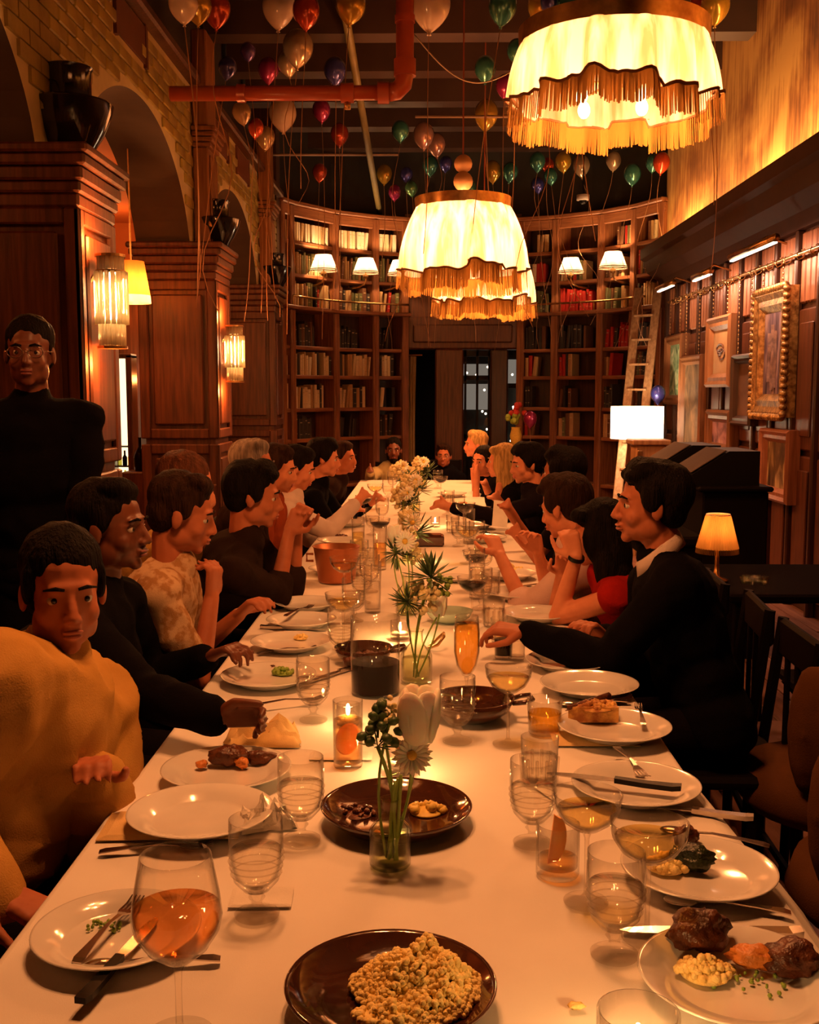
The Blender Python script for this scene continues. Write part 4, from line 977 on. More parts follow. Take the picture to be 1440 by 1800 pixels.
CARR = mat('orange squash', (.75, .25, .04), .45, col2=(.55, .2, .04), scale=40, bump=.4, bscale=90)
HERB = mat('green herb flecks', (.25, .38, .05), .5, scale=50)
def heap(nm, label, cat, loc, rx, ry, h, m_, n, gr, seed, kind=None, parent=None, base=True):
    rnd = random.Random(seed); m = MB()
    for i in range(n):
        a = rnd.random() * 6.283; q = math.sqrt(rnd.random()); x, y = rx * q * math.cos(a), ry * q * math.sin(a); z = h * (1 - q ** 1.6) * rnd.uniform(.55, 1) + gr * .6
        if n > 1500: e_ = noise.noise(Vector((x * 30, y * 30, seed))); z = max(.004, z * (1 + .45 * e_)); x *= 1 + .35 * noise.noise(Vector((math.cos(a) * 2, math.sin(a) * 2, seed))); y *= 1 + .3 * noise.noise(Vector((math.cos(a) * 2 + 5, math.sin(a) * 2, seed)))
        g = gr * rnd.uniform(.7, 1.4); m.ell((x, y, z), (g, g * rnd.uniform(.7, 1.1), g * rnd.uniform(.6, .9)), 6, 4, rot=Euler((rnd.random() * 3, rnd.random() * 3, rnd.random() * 3)).to_matrix())
    if base and 'herb' not in nm and n < 1500: m.lathe([(0, h * .8), (rx * .45, h * .55), (rx * .8, h * .18), (rx * .9, .0), (0, 0)], 20)
    o = m.build(nm, m_, parent, True, loc)
    if label: tag(o, label, cat, None, kind)
    return o
def chunk(nm, label, loc, r, m_, seed, rz=0, cat='food', parent=None):
    sd = Vector((seed * 3.1, seed, 0))
    o = MB().ell((0, 0, r[2] * .8), r, 22, 14, wob=lambda q: 1 + .38 * noise.noise(q * 1.8 + sd) + .16 * noise.noise(q * 5 + sd)).build(nm, m_, parent, True, loc); o.rotation_euler.z = rz
    if label: tag(o, label, cat)
    return o
def off(p, dx=0, dy=0, dz=0): return Vector((p[0] + dx, p[1] + dy, p[2] + dz))
q = on(732, 1758); heap('rice_heap', 'heap of yellow rice on the nearest brown dish', 'food', (q.x, q.y, ZT + .014), .088, .088, .056, RICE, 2600, .0046, 4, 'stuff')
heap('rice_heap', 'spilled rice at the front of the nearest brown dish', 'food', (q.x - .03, q.y - .075, ZT + .016), .05, .03, .022, RICE, 90, .006, 14, 'stuff')
q = on(750, 1436); heap('egg_scraps', 'yellow scraps left on the second brown dish', 'food', (q.x, q.y, ZT + .01), .035, .02, .014, mat('yellow egg scraps', (.85, .6, .12), .5), 26, .008, 5)
q = on(625, 1436); heap('sauce_scraps', 'brown saucy crumbs on the second brown dish', 'food', (q.x, q.y, ZT + .009), .045, .03, .008, MEAT, 24, .006, 6)
o = chunk('crumb', 'yellow crumb lying on the cloth by the votive', (*on(1013, 1772)[:2], ZT), (.011, .008, .004), RICE, 3)
# ---------------------------------------------------------------- plates and food
plate(1300, 1716, 'dinner plate with meat, rice and squash at the bottom right', 1.0)
p = on(1235, 1690); z = ZT + .012
chunk('braised_meat', 'brown braised meat at the back of the bottom right plate', (p.x, p.y + .02, z), (.045, .03, .03), MEAT, 2, .4)
p = on(1238, 1725); heap('rice_portion', 'yellow rice on the bottom right plate', 'food', (p.x, p.y, z), .038, .028, .02, RICE, 90, .006, 11, 'stuff')
p = on(1322, 1712); chunk('squash_piece', 'orange squash in the middle of the bottom right plate', (p.x, p.y, z), (.034, .018, .016), CARR, 5, -.3)
p = on(1395, 1718); chunk('braised_meat', 'dark glazed meat at the right rim of the bottom right plate', (p.x, p.y, z), (.04, .032, .022), MEAT, 8, .2)
p = on(1335, 1760); heap('herb_bits', 'green herb flecks on the bottom right plate', 'food', (p.x, p.y + .03, z - .004), .06, .04, .003, HERB, 26, .003, 8)
plate(1228, 1528, 'dinner plate with dark greens and rice behind the coupe', .94)
p = on(1213, 1535); chunk('cooked_greens', 'dark cooked greens on the plate behind the coupe', (p.x, p.y, z), (.04, .025, .02), GREENS, 12, -.4)
p = on(1170, 1537); heap('rice_portion', 'yellow rice beside the dark greens', 'food', (p.x, p.y, z), .035, .028, .022, RICE, 80, .0062, 21, 'stuff')
p = on(1208, 1505); chunk('braised_meat', 'piece of brown meat behind the dark greens', (p.x, p.y + .01, z), (.022, .016, .022), MEAT, 17, .2)
plate(1118, 1380, 'large plate with a fork lying across it on the right', .95)
plate(1080, 1277, 'plate with a wedge of golden pie on the right', .98, dz=.006)
p = on(1045, 1275)
m = MB(); A = [(-.075, -.02), (.045, -.045), (.055, .035)]
m.prism(A, .0, .038); vs = []
o = m.build('pie_slice', mat('golden pie filling', (.75, .42, .1), .6, col2=(.38, .14, .03), scale=28, bump=.7, bscale=70, contrast=(.4, .6)), None, False, (p.x, p.y, ZT + .018)); tag(o, 'wedge of golden pie with a brown crust', 'food'); o.rotation_euler.z = .2
MB().tube([(-.075, -.02, .036), (.05, .035, .042)], [.006, .012], 8).build('crust', MEAT, o, True)
heap('pie_crumbs', None, None, (0, -.01, .03), .05, .03, .012, MATS['golden pie filling'], 50, .007, 31, parent=o)
plate(1000, 1162, 'empty plate farther back on the right beside the black suit sleeve', .93)
plate(1036, 1203, 'empty plate in front of the one by the black suit sleeve', .98)
plate(353, 1428, 'empty plate on the ochre napkin at the left', 1.0, dz=.008)
plate(206, 1636, 'plate with green flecks nearest on the left', .9)
p = on(180, 1640); heap('herb_bits', 'green flecks on the nearest left plate', 'food', (p.x, p.y, ZT + .008), .03, .02, .003, HERB, 18, .0035, 2)
plate(398, 1352, 'plate with braised meat below the dark hand', 1.0)
p = on(428, 1352)
chunk('braised_meat', 'dark braised meat on the plate below the dark hand', (p.x - .03, p.y, z), (.045, .025, .022), MEAT, 22, .2); chunk('braised_meat', 'narrow strip of meat on the plate below the dark hand', (p.x + .035, p.y + .01, z), (.035, .014, .014), MEAT, 23, .1); chunk('squash_piece', 'orange squash beside the strip of meat', (p.x, p.y - .02, z), (.014, .01, .012), CARR, 24)
p = on(355, 1358); chunk('squash_piece', 'small orange squash at the left of that meat plate', (p.x, p.y, z), (.013, .01, .009), CARR, 25)
pl = [(472, 1188, 'plate with greens left of the decanter', .98), (512, 1128, 'plate with meat scraps behind the plate of greens', .95), (530, 1090, 'plate crossed by a fork on the left', .9), (538, 1060, 'pale plate by the clasped hands', .88),
      (590, 1000, 'far left plate near the copper bucket', .9), (598, 950, 'far left plate with a dark knife', .9), (612, 918, 'far left plate beside the white sleeve', .9), (640, 880, 'small far plate on the left near the red hands', .85),
      (945, 1078, 'empty plate by the rolled white sleeve', .95), (912, 1042, 'plate with orange and golden food at the right', .95), (895, 1008, 'plate with golden food under the bare forearm', .92), (852, 945, 'plate with dark rim food beyond the pointing hand', .9), (835, 922, 'far right plate by the menu card', .9), (815, 893, 'far right plate under the black sleeve', .88), (795, 868, 'tiny far right plate by the flowers', .85), (800, 1012 + 0, 'far middle plate behind the green leaves', .6)]
for x, y, l, s in pl: plate(x, y, l, s)
random.seed(31)
for i, (x, y, m_, sz, lab) in enumerate(((480, 1182, MEAT, .012, 'dark bite of meat on the plate of greens'), (498, 1190, HERB, .03, 'green salad on the plate of greens'), (500, 1122, MEAT, .02, 'meat scraps on the plate behind the greens'), (530, 1128, RICE, .022, 'yellow scraps beside those meat scraps'),
      (905, 1040, CARR, .022, 'orange food on the right hand plate near the white sleeve'), (930, 1040, PETW, .02, 'white morsel on the same plate'), (890, 1004, RICE, .04, 'golden noodles under the bare forearm'), (912, 1008, RICE, .03, 'golden noodles at the rim of that plate'), (852, 943, GREENS, .03, 'dark food beyond the pointing hand'), (835, 920, RICE, .03, 'golden food by the menu card'), (815, 890, CARR, .03, 'orange food on the far right plate'), (600, 948, MEAT, .03, 'dark food on the far left plate'), (612, 916, RICE, .03, 'golden food beside the white sleeve'))):
    p = on(x, y); heap('food_portion', lab, 'food', (p.x, p.y, ZT + .01), sz, sz * .7, sz * .45, m_, 26, max(.006, sz * .28), 40 + i)
# ---------------------------------------------------------------- cutlery
def strip(pts, ws, th=.0022, n=0):
    m = MB(); vs = []
    for (x, z), w_ in zip(pts, ws): vs += [(x, -w_ / 2, z), (x, w_ / 2, z), (x, w_ / 2, z + th), (x, -w_ / 2, z + th)]
    k = len(pts); fs = [(i * 4 + j, i * 4 + (j + 1) % 4, i * 4 + 4 + (j + 1) % 4, i * 4 + 4 + j) for i in range(k - 1) for j in range(4)] + [(3, 2, 1, 0), (k * 4 - 4, k * 4 - 3, k * 4 - 2, k * 4 - 1)]
    m.add(vs, fs); return m
def fork_root(m_):
    t = proto('fork', 'cutlery')
    strip([(-.1, .004), (-.09, .006), (-.05, .009), (0, .012), (.035, .008), (.05, .004), (.058, .004)], [.014, .018, .011, .006, .008, .022, .024]).build('handle', m_, t)
    for k in range(4): strip([(.058, .004), (.08, .003), (.1, .008)], [.0042, .0038, .002]).build('tine', m_, t).location = (0, -.0098 + k * .0065, 0)
    return Kind(t)
def knife_root(m_, mh):
    t = proto('knife', 'cutlery')
    strip([(0, .005), (.02, .005), (.08, .004), (.11, .003), (.122, .003)], [.012, .018, .019, .014, .003], .0018).build('blade', m_, t)
    strip([(-.115, .002), (-.1, .0), (-.05, .0), (0, .002)], [.016, .02, .017, .014], .009).build('handle', mh, t); return Kind(t)
def spoon_root(m_):
    t = proto('spoon', 'cutlery')
    strip([(-.1, .004), (-.09, .006), (-.05, .009), (0, .011), (.045, .006)], [.014, .018, .01, .006, .007]).build('handle', m_, t)
    MB().ell((.068, 0, .006), (.028, .018, .005), 16, 8).build('bowl', m_, t, True); return Kind(t)
FK, FKD, KN, KNS, SP, SPD = fork_root(STEEL), fork_root(DKSTEEL), knife_root(STEEL, BLACKP), knife_root(STEEL, STEEL), spoon_root(STEEL), spoon_root(DKSTEEL)
def lay(kind, a, b, label, dz=0, s=1, tip=0):
    """a = handle end, b = tip, picture points on the table"""
    A, B = on(*a), on(*b); c = (A + B) / 2; ang = math.atan2(B.y - A.y, B.x - A.x); o = kind.put((c.x, c.y, ZT + dz), ang, label, 'cutlery on the table', s)
    if tip: o.rotation_euler = (0, tip, ang)
    return o
lay(FK, (140, 1712), (240, 1605), 'silver fork resting on the rim of the nearest left plate', .016)
lay(KN, (148, 1775), (268, 1640), 'black handled knife beside the orange wine glass', .012)
lay(SP, (375, 1692), (150, 1705), 'silver spoon under the black handled knife', 0)
lay(FKD, (182, 1502), (368, 1490), 'dark fork lying alone on the cloth at the left', 0)
lay(FK, (1130, 1292), (1122, 1262), 'fork standing on the plate with the pie wedge', .026, .85)
lay(FK, (1085, 1335), (1132, 1385), 'fork lying across the large right plate', .02)
lay(KN, (1152, 1405), (1010, 1388), 'thick black handled knife on the large right plate', .024, 1.15)
lay(KNS, (1258, 1434), (1175, 1424), 'knife with dark handle behind the coupe', 0)
lay(SP, (1386, 1610), (1165, 1585), 'brass coloured spoon in front of the greens plate', 0)
lay(KNS, (1400, 1646), (1110, 1640), 'long knife behind the bottom right plate', .0, 1.15)
lay(SPD, (1290, 1482), (1215, 1470), 'spoon at the back rim of the greens plate', .0)
lay(SP, (1105, 1237), (980, 1240), 'spoon behind the pie plate', 0); lay(KNS, (1105, 1230), (1000, 1255), 'slim knife behind the pie plate', .006)
lay(FKD, (470, 1150), (540, 1142), 'dark fork behind the plate of greens', 0); lay(KNS, (468, 1104), (560, 1108), 'knife between the two left middle plates', 0); lay(FKD, (505, 1096), (545, 1080), 'fork crossing a left middle plate', .025)
lay(KNS, (630, 1172), (560, 1195), 'knife left of the decanter', 0); lay(FKD, (962, 1062), (925, 1060), 'dark fork by the white sleeve', 0); lay(KN, (975, 1036), (925, 1042), 'black knife on the plate near the white sleeve', .026)
lay(FKD, (470, 1248), (535, 1240), 'fork right of the dark hand', .01)
# ---------------------------------------------------------------- napkins
def napkin(px, py, w_, d_, label, m_, rz=0, h=.006, crump=0, seed=1, dz=0):
    p = on(px, py); n = 15; pts = []
    for i in range(n):
        for j in range(n):
            u, v = i / (n - 1) - .5, j / (n - 1) - .5; q = Vector((u * 5 + seed, v * 5, seed)); e = 1 - max(abs(u), abs(v)) * 2
            pts.append((u * w_ + crump * .3 * noise.noise(q), v * d_ + crump * .3 * noise.noise(q + Vector((9, 0, 0))), h * min(1, e * 8) + crump * max(0, e) ** .4 * abs(noise.noise(q * 1.1)) * 1.6 * (1 if e > 0 else 0)))
    o = MB().grid(pts, n, n).build('napkin', m_, None, 50 if crump else False, (p.x, p.y, ZT + dz + .0005)); o.rotation_euler.z = rz
    md = o.modifiers.new('solid', 'SOLIDIFY'); md.thickness = .0015; md.offset = 1
    return tag(o, label, 'napkin')
napkin(305, 1452, .26, .13, 'folded ochre napkin under the empty left plate', NAPK, .05)
napkin(460, 1578, .1, .07, 'small square paper napkin under the near goblet', NAPW, .05, .002)
napkin(466, 1448, .09, .07, 'crumpled paper napkin beside the empty left plate', NAPW, .3, .01, .05, 3)
napkin(462, 1302, .17, .12, 'crumpled ochre napkin under the dark hand', NAPK, .2, .01, .055, 5)
napkin(1045, 1300, .2, .1, 'ochre napkin under the pie plate', NAPK, 0, .005)
napkin(1010, 1395, .12, .12, 'paper napkin under the large right plate', NAPW, .4, .003)
napkin(600, 1330, .14, .05, 'white folded paper beside the orange-slice glass', NAPW, 0, .003)
# ---------------------------------------------------------------- vases and flowers
VASEG = thinglass('greenish bottle glass', (.95, .96, .88), .55)
def bottlevase(p, s, label):
    t = thing('bud_vase', label, 'vase', p); P = [(0, 0), (.033, 0), (.036, .004), (.036, .062), (.033, .07), (.016, .088), (.0145, .115), (.0175, .12), (.0155, .12), (.013, .112), (.014, .09), (.031, .068), (.033, .008), (0, .006)]
    MB().lathe([(a * s, b * s) for a, b in P], 28).build('glass', VASEG, t, True); MB().lathe([(0, .007 * s), (.0325 * s, .008 * s), (.0325 * s, .055 * s), (0, .055 * s)], 24).build('water', thinglass('green vase water', (.93, .95, .78), .7), t, True); return t
def stem(m, base, tip, r=.0028, bend=.02, k=7):
    b = Vector(base); e = Vector(tip); s = Vector((random.uniform(-bend, bend), random.uniform(-bend, bend), 0))
    pts = [b.lerp(e, i / k) + s * math.sin(math.pi * i / k) for i in range(k + 1)]; m.tube(pts, r, 6); return pts
def flower(kindname, label, base, tip, parts, r=.0028):
    t = thing(kindname, label, 'flower', base); m = MB(); e = Vector(tip) - Vector(base); stem(m, (0, 0, 0), e, r); m.build('stem', STEM, t, True); parts(t, e); return t
def tulip(sz):
    def f(t, e):
        for k in range(6):
            a = k * math.pi / 3; rr = .3 if k % 2 else .4
            c = e + Vector((math.cos(a) * sz * rr, math.sin(a) * sz * rr, sz * .55)); rot = Matrix.Rotation(a, 3, 'Z') @ Matrix.Rotation(R(8), 3, 'Y')
            MB().ell(c, (sz * .16, sz * .5, sz * .8), 12, 8, rot=rot).build('petal', PETW, t, True)
    return f
def daisy(sz, tilt=(0, -1, .2), pet=PETW, n=18):
    def f(t, e):
        qd = Vector(tilt).normalized().to_track_quat('Z', 'X').to_matrix()
        for ring, rr in ((0, .62), (1, .5)):
            m = MB()
            for k in range(n):
                a = k * 2 * math.pi / n + ring * .2; c = e + qd @ Vector((math.cos(a) * sz * rr, math.sin(a) * sz * rr, sz * (.05 + .12 * ring)))
                m.ell(c, (sz * .42, sz * .11, sz * .04), 6, 4, rot=qd @ Matrix.Rotation(a, 3, 'Z') @ Matrix.Rotation(R(-12 - 14 * ring), 3, 'Y'))
            m.build('petals', pet, t, True)
        MB().ell(e + qd @ Vector((0, 0, sz * .12)), (sz * .24, sz * .24, sz * .16), 10, 6, rot=qd).build('centre', PETY, t, True)
    return f
def sprig(sz, n, m_, spike=False, seed=0):
    def f(t, e):
        rnd = random.Random(seed); m = MB()
        for k in range(n):
            d = Vector((rnd.gauss(0, 1), rnd.gauss(0, 1), rnd.gauss(.4, 1))).normalized(); c = e + d * sz * rnd.uniform(.3, .9)
            rot = d.to_track_quat('X', 'Z').to_matrix()
            if spike: m.ell(c, (sz * .5, sz * .09, sz * .03), 5, 4, rot=rot)
            else: m.ell(c, (sz * .22, sz * .2, sz * .16), 6, 4, rot=rot)
        m.build('leaves' if m_ is LEAF else 'florets', m_, t, True)
    return f
vp = on(686, 1520); bottlevase(vp, 1.0, 'clear square-shouldered bud vase in front of the second brown dish')
random.seed(5)
def P3(px, py, Y): return at(px, py, Y)
yb = vp.y
def inv(dx=0, dy=0): return (vp.x + dx, vp.y + dy, ZT + .012)
flower('tulip', 'big white tulip leaning over the bud vase', inv(.004), P3(738, 1292, yb), tulip(.062))
flower('daisy', 'white daisy with a yellow centre low on the bud vase stems', inv(-.004), P3(724, 1328, yb - .01), daisy(.036, (.1, -1, .35)))
flower('flower_sprig', 'green budded sprig with dark leaves in the bud vase', inv(.0, .004), P3(672, 1278, yb), sprig(.05, 26, LEAF, False, 3))
flower('flower_sprig', 'pale green bud rising left of the tulip', inv(-.006, .002), P3(690, 1250, yb + .01), sprig(.028, 16, PETC, False, 4))
flower('flower_sprig', 'leafy stem low on the left of the bud vase', inv(-.003, -.004), P3(664, 1312, yb), sprig(.034, 14, LEAF, True, 5), .0036)
for k in range(4): 
    o = MB(); stem(o, inv(random.uniform(-.015, .015), random.uniform(-.01, .01)), P3(690 + k * 5, 1380 - k * 6, yb + .004), .0034, .004); o = o.build('green_sprout', STEM, None, True); tag(o, f'{["first", "second", "third", "fourth"][k]} bare green stalk from the left in the near bud vase', 'flower', 'stalks in the near bud vase')
def arrangement(px, py, spec, label, s=1.1):
    p = on(px, py); bottlevase(p, s, label)
    for i, (kind, lb, tx, ty, f_, dy) in enumerate(spec): flower(kind, lb, (p.x + random.uniform(-.008, .008), p.y + random.uniform(-.008, .008), ZT + .012), P3(tx, ty, p.y + dy), f_, .0026)
arrangement(732, 1198, [('flower_sprig', 'spiky dark green head above the second vase', 758, 1015, sprig(.065, 46, LEAF, True, 7), .02), ('flower_sprig', 'spiky leaves left of the second vase', 716, 1058, sprig(.055, 40, LEAF, True, 8), 0), ('flower_sprig', 'cream blossom cluster over the second vase', 745, 1050, sprig(.055, 44, PETC, False, 9), 0), ('flower_sprig', 'broad green leaf at the right of the second vase', 778, 1030, sprig(.045, 18, mat('fresh green leaf', (.2, .3, .05), .5), False, 10), .01), ('tulip', 'pale pink tulip drooping right of the second vase', 772, 1078, tulip(.04), .02)], 'tall clear bud vase between the decanter and the gold flute', 1.25)
arrangement(716, 1078, [('tulip', 'white tulip above the third vase', 694, 950, tulip(.045), 0), ('daisy', 'cream daisy above the third vase', 712, 952, daisy(.045, (0, -1, .3)), -.02), ('flower_sprig', 'dark spiky sprig left of the third vase', 696, 972, sprig(.06, 40, LEAF, True, 12), 0), ('flower_sprig', 'cream sprig in the third vase', 722, 975, sprig(.05, 30, PETC, False, 13), .02)], 'bud vase farther along with a white tulip and a daisy', 1.2)
for (x, y, k, lb) in ((722, 985, 0, 'fourth'), (712, 935, 1, 'fifth'), (728, 900, 2, 'sixth'), (706, 872, 3, 'seventh'), (742, 858, 4, 'eighth')):
    h = [60, 62, 50, 46, 40][k]
    arrangement(x, y, [('flower_sprig', f'cream flowers over the {lb} vase along the table', x - 4, y - h, sprig(.085, 60, PETC, False, 20 + k), 0), ('flower_sprig', f'green foliage over the {lb} vase along the table', x + 9, y - h + 12, sprig(.09, 50, LEAF, True, 30 + k), .03), ('daisy', f'white daisy over the {lb} vase along the table', x + 3, y - h - 6, daisy(.05, (0, -1, .4), PETW, 12), -.04)], f'{lb} flower vase from the near end of the table', 1.2)
# ---------------------------------------------------------------- bowls
def bowl(px, py, r, h, m_, label, handle=False):
    p = on(px, py); P = [(0, .008), (r * .5, .01), (r * .8, h * .45), (r * .96, h), (r, h), (r * .86, h * .42), (r * .55, 0), (0, 0)]
    o = MB().lathe(P, 44).build('bowl', m_, None, True, p); tag(o, label, 'bowl')
    if handle: MB().tube([(r * .9, 0, h * .9), (r * 1.15, .01, h * 1.0), (r * 1.35, .0, h * 1.1), (r * 1.4, -.03, h * 1.05), (r * 1.2, -.04, h * .95), (r * .92, -.03, h * .85)], .006, 6).build('handle', m_, o, True)
    return o
bowl(832, 1262, .105, .055, BROWNC, 'dark brown bowl behind the water goblet', True)
bowl(790, 1092, .085, .04, GREENC, 'pale green bowl behind the gold flute')
bowl(640, 1165, .09, .05, BROWNC, 'brown handled pan behind the wine decanter', True)
heap('stew', 'glossy brown stew in the pan behind the decanter', 'food', on(640, 1165, .012), .06, .06, .018, MEAT, 50, .012, 51, 'stuff')
p = on(753, 958); o = MB().cbox((-.085, -.06, 0), (.085, .06, .055), .008).cbox((-.07, -.045, .05), (.07, .045, .06), .004).build('box_dish', BROWNC, None, False, p); tag(o, 'rectangular brown baking dish on the bright cloth far along', 'dish')
p = on(592, 1022); t = thing('copper_bucket', 'red brown copper bucket on the left of the table', 'bucket', p)
COP = mat('brown copper', (.5, .17, .07), .35, .7)
MB().lathe([(0, 0), (.075, 0), (.08, .01), (.1, .15), (.105, .155), (.098, .155), (.075, .015), (0, .012)], 28).build('body', COP, t, True); MB().tube([(-.1, 0, .12), (-.13, 0, .12), (-.13, 0, .09), (-.1, 0, .09)], .006, 5).build('handle', COP, t)
# tiny things on the far table ----------------------------------------
t = thing('handle_clip', 'small brass swing clip lying by the second vase', 'clip', on(764, 1142)); MB().tube([(-.02, 0, .006), (.01, .03, .03), (.03, .02, .05), (.03, -.01, .045), (.01, -.02, .02), (-.02, 0, .006)], .005, 6).build('loop', BRASS, t, True)
gl = [(600, 1158), (622, 1092), (636, 1060), (650, 1040), (606, 1060), (632, 1010), (650, 985), (668, 965), (655, 940), (672, 918), (660, 895), (682, 880), (640, 915), (830, 1092), (846, 1070), (862, 1046), (836, 1035), (850, 1010), (822, 990), (838, 968), (806, 960), (818, 938), (796, 935), (806, 912), (786, 905), (790, 885), (775, 873), (604, 1200 - 60), (868, 1100), (690, 862), (770, 858)]
random.seed(77); cn = {'left': -1, 'right': -1}; gl.sort(key=lambda q: -q[1])
for i, (x, y) in enumerate(gl):
    side = 'left' if x < 720 else 'right'; k = [GOB, COU, TUM, GOB, COD, GOB][i % 6]; nm = ['water goblet', 'wine coupe', 'tumbler', 'water goblet', 'red wine coupe', 'water goblet'][i % 6]
    cn[side] += 1
    k.put(on(x, y), random.random() * 6, f'{nm}, {NTH[cn[side]]} from the near end among the {side} row of glasses', f'distant {nm}s along the {side} half of the table', None)
for i, (x, y, h) in enumerate(((655, 1075, .19), (668, 1000, .2), (838, 1050, .2), (630, 975, .19), (824, 955, .19))):
    t = thing('highball_glass', f'tall straight glass among the {["left", "left", "right", "left", "right"][i]} glasses, {["nearest", "second", "nearest", "farthest", "farthest"][i]} of that side', 'glass', on(x, y))
    MB().lathe([(0, 0), (.03, 0), (.034, h), (.032, h), (.029, .01), (0, .008)], 22).build('wall', GLASS, t, True); MB().lathe([(0, .011), (.0285, .012), (.03, h * .6), (0, h * .6)], 18).build('drink', [WATER, AMBERG, WATER, WHITEG, WATER][i], t, True)
# menu card held on the right
p = at(880, 903, 6.2); o = MB().cbox((-.045, -.002, -.075), (.045, .002, .075), .0008).build('menu_card', NAPW, None, False, p); o.rotation_euler = (R(-15), R(8), R(10)); tag(o, 'small white menu card held up over the right side of the table', 'card')
# ================================================================== chairs and side furniture
def chair_kind():
    t = proto('dining_chair', 'chair')
    MB().cbox((-.21, -.21, .43), (.21, .21, .47), .015).build('seat', W_BLACK, t)
    for sx, sy in ((-1, 1), (1, 1)): MB().cbox((sx * .19 - .018, sy * .19 - .018, 0), (sx * .19 + .018, sy * .19 + .018, .43), .005).build('leg', W_BLACK, t)
    for sx in (-1, 1): MB().tube([(sx * .19, -.2, 0), (sx * .19, -.2, .45), (sx * .185, -.25, .86)], .018, 6).build('leg', W_BLACK, t)
    m = MB().cbox((-.2, -.265, .74), (.2, -.235, .86), .01)
    m.build('backrest', W_BLACK, t)
    for k in (-.1, 0, .1): MB().cbox((k - .012, -.25, .46), (k + .012, -.235, .76), .004).build('spindle', W_BLACK, t)
    MB().cbox((-.19, .18, .2), (.19, .2, .22), .004).build('stretcher', W_BLACK, t); MB().cbox((-.19, -.2, .16), (.19, -.18, .18), .004).build('stretcher', W_BLACK, t); return Kind(t)
CH = chair_kind()
# heading: degrees, 0 = away from the camera, 90 = to the right, -90 = to the left, 180 = to the camera
def hd(a): a = R(a); return Vector((math.sin(a), math.cos(a), 0))
def bake(m, name, mats, voxel, parent, smooth=2, noise_amp=0, nscale=9, seed=0, ns2=0):
    me = m.mesh('raw', mats); o = bpy.data.objects.new('raw', me); C.objects.link(o)
    md = o.modifiers.new('r', 'REMESH'); md.mode = 'VOXEL'; md.voxel_size = voxel; md.use_smooth_shade = True
    if smooth: s_ = o.modifiers.new('s', 'SMOOTH'); s_.iterations = smooth; s_.factor = .5
    dg = bpy.context.evaluated_depsgraph_get(); dg.update(); me2 = bpy.data.meshes.new_from_object(o.evaluated_get(dg)); me2.name = name
    bpy.data.objects.remove(o); bpy.data.meshes.remove(me)
    if noise_amp:
        n = len(me2.vertices); co = np.empty(n * 3); me2.vertices.foreach_get('co', co); no = np.empty(n * 3); me2.vertices.foreach_get('normal', no)
        co = co.reshape(-1, 3); no = no.reshape(-1, 3); d = np.empty(n)
        for i in range(n):
            c = co[i]; d[i] = noise.noise(Vector((c[0] * nscale + seed, c[1] * nscale, c[2] * nscale * (ns2 or 1))))
        d = (1 - np.abs(d) * 2) if ns2 == 0 else d
        co += no * (d * noise_amp)[:, None]; me2.vertices.foreach_set('co', co.ravel())
    me2.polygons.foreach_set('use_smooth', [True] * len(me2.polygons)); me2.update()
    o = bpy.data.objects.new(name, me2); C.objects.link(o)
    if parent is not None: o.parent = parent
    return o
def cap(m, a, b, ra, rb, n=12):
    """tapered capsule"""
    a = Vector(a); b = Vector(b); d = b - a; L = d.length
    if L < 1e-5: m.ell(a, ra, 10, 7); return
    rot = d.to_track_quat('Z', 'X').to_matrix(); vs = []; fs = []; rings = []
    for ph in (-80, -45, -15): rings.append((ra * math.cos(R(ph)), ra * math.sin(R(ph))))
    rings.append(((ra + rb) / 2, L / 2))
    for ph in (15, 45, 80): rings.append((rb * math.cos(R(ph)), L + rb * math.sin(R(ph))))
    for r_, z in rings:
        for j in range(n): t_ = 2 * math.pi * j / n; vs.append(a + rot @ Vector((r_ * math.cos(t_), r_ * math.sin(t_), z)))
    k = len(rings)
    for i in range(k - 1):
        for j in range(n): fs.append((i * n + j, i * n + (j + 1) % n, (i + 1) * n + (j + 1) % n, (i + 1) * n + j))
    fs += [tuple(range(n - 1, -1, -1)), tuple(range((k - 1) * n, k * n))]; m.add(vs, fs)
def ik(S, W, l1, l2, hint):
    d = W - S; L = d.length; k = L / (l1 + l2)
    if k > .985: l1 *= k / .985; l2 *= k / .985
    L = min(L, l1 + l2 - 1e-3); u = d.normalized(); a = (l1 * l1 - l2 * l2 + L * L) / (2 * L); h = math.sqrt(max(0, l1 * l1 - a * a))
    v = (hint - u * hint.dot(u)); v = v.normalized() if v.length > 1e-4 else u.orthogonal().normalized()
    return S + u * a + v * h
SKIN = {'fair': mat('fair skin', (.62, .235, .12), .55, 0, .25, col2=(.54, .19, .095), scale=20), 'tan': mat('warm skin', (.42, .135, .06), .55, 0, .25, col2=(.36, .11, .05), scale=20), 'deep': mat('deep brown skin', (.15, .045, .02), .45, 0, .4, col2=(.12, .035, .016), scale=20)}
HAIR = {k: mat('hair ' + k, v, .7, 0, .08, col2=tuple(q * .45 for q in v), scale=60, stretch=(1, 1, .12), bump=.9, bscale=170) for k, v in {'black': (.007, .004, .003), 'brown': (.03, .012, .006), 'auburn': (.12, .04, .018), 'blonde': (.6, .36, .13), 'grey': (.3, .24, .2)}.items()}
EYEW = mat('eye white', (.6, .5, .42), .2); IRIS = mat('dark iris', (.02, .012, .008), .15); LIP = {'fair': mat('lips', (.5, .14, .1), .4), 'tan': mat('tan lips', (.4, .12, .08), .4), 'deep': mat('deep lips', (.2, .05, .04), .4)}
def frame(f, up=Vector((0, 0, 1))):
    """columns: right, forward, up"""
    f = f.normalized(); r = f.cross(up).normalized(); u = r.cross(f).normalized(); M = Matrix((r, f, u)).transposed(); return M
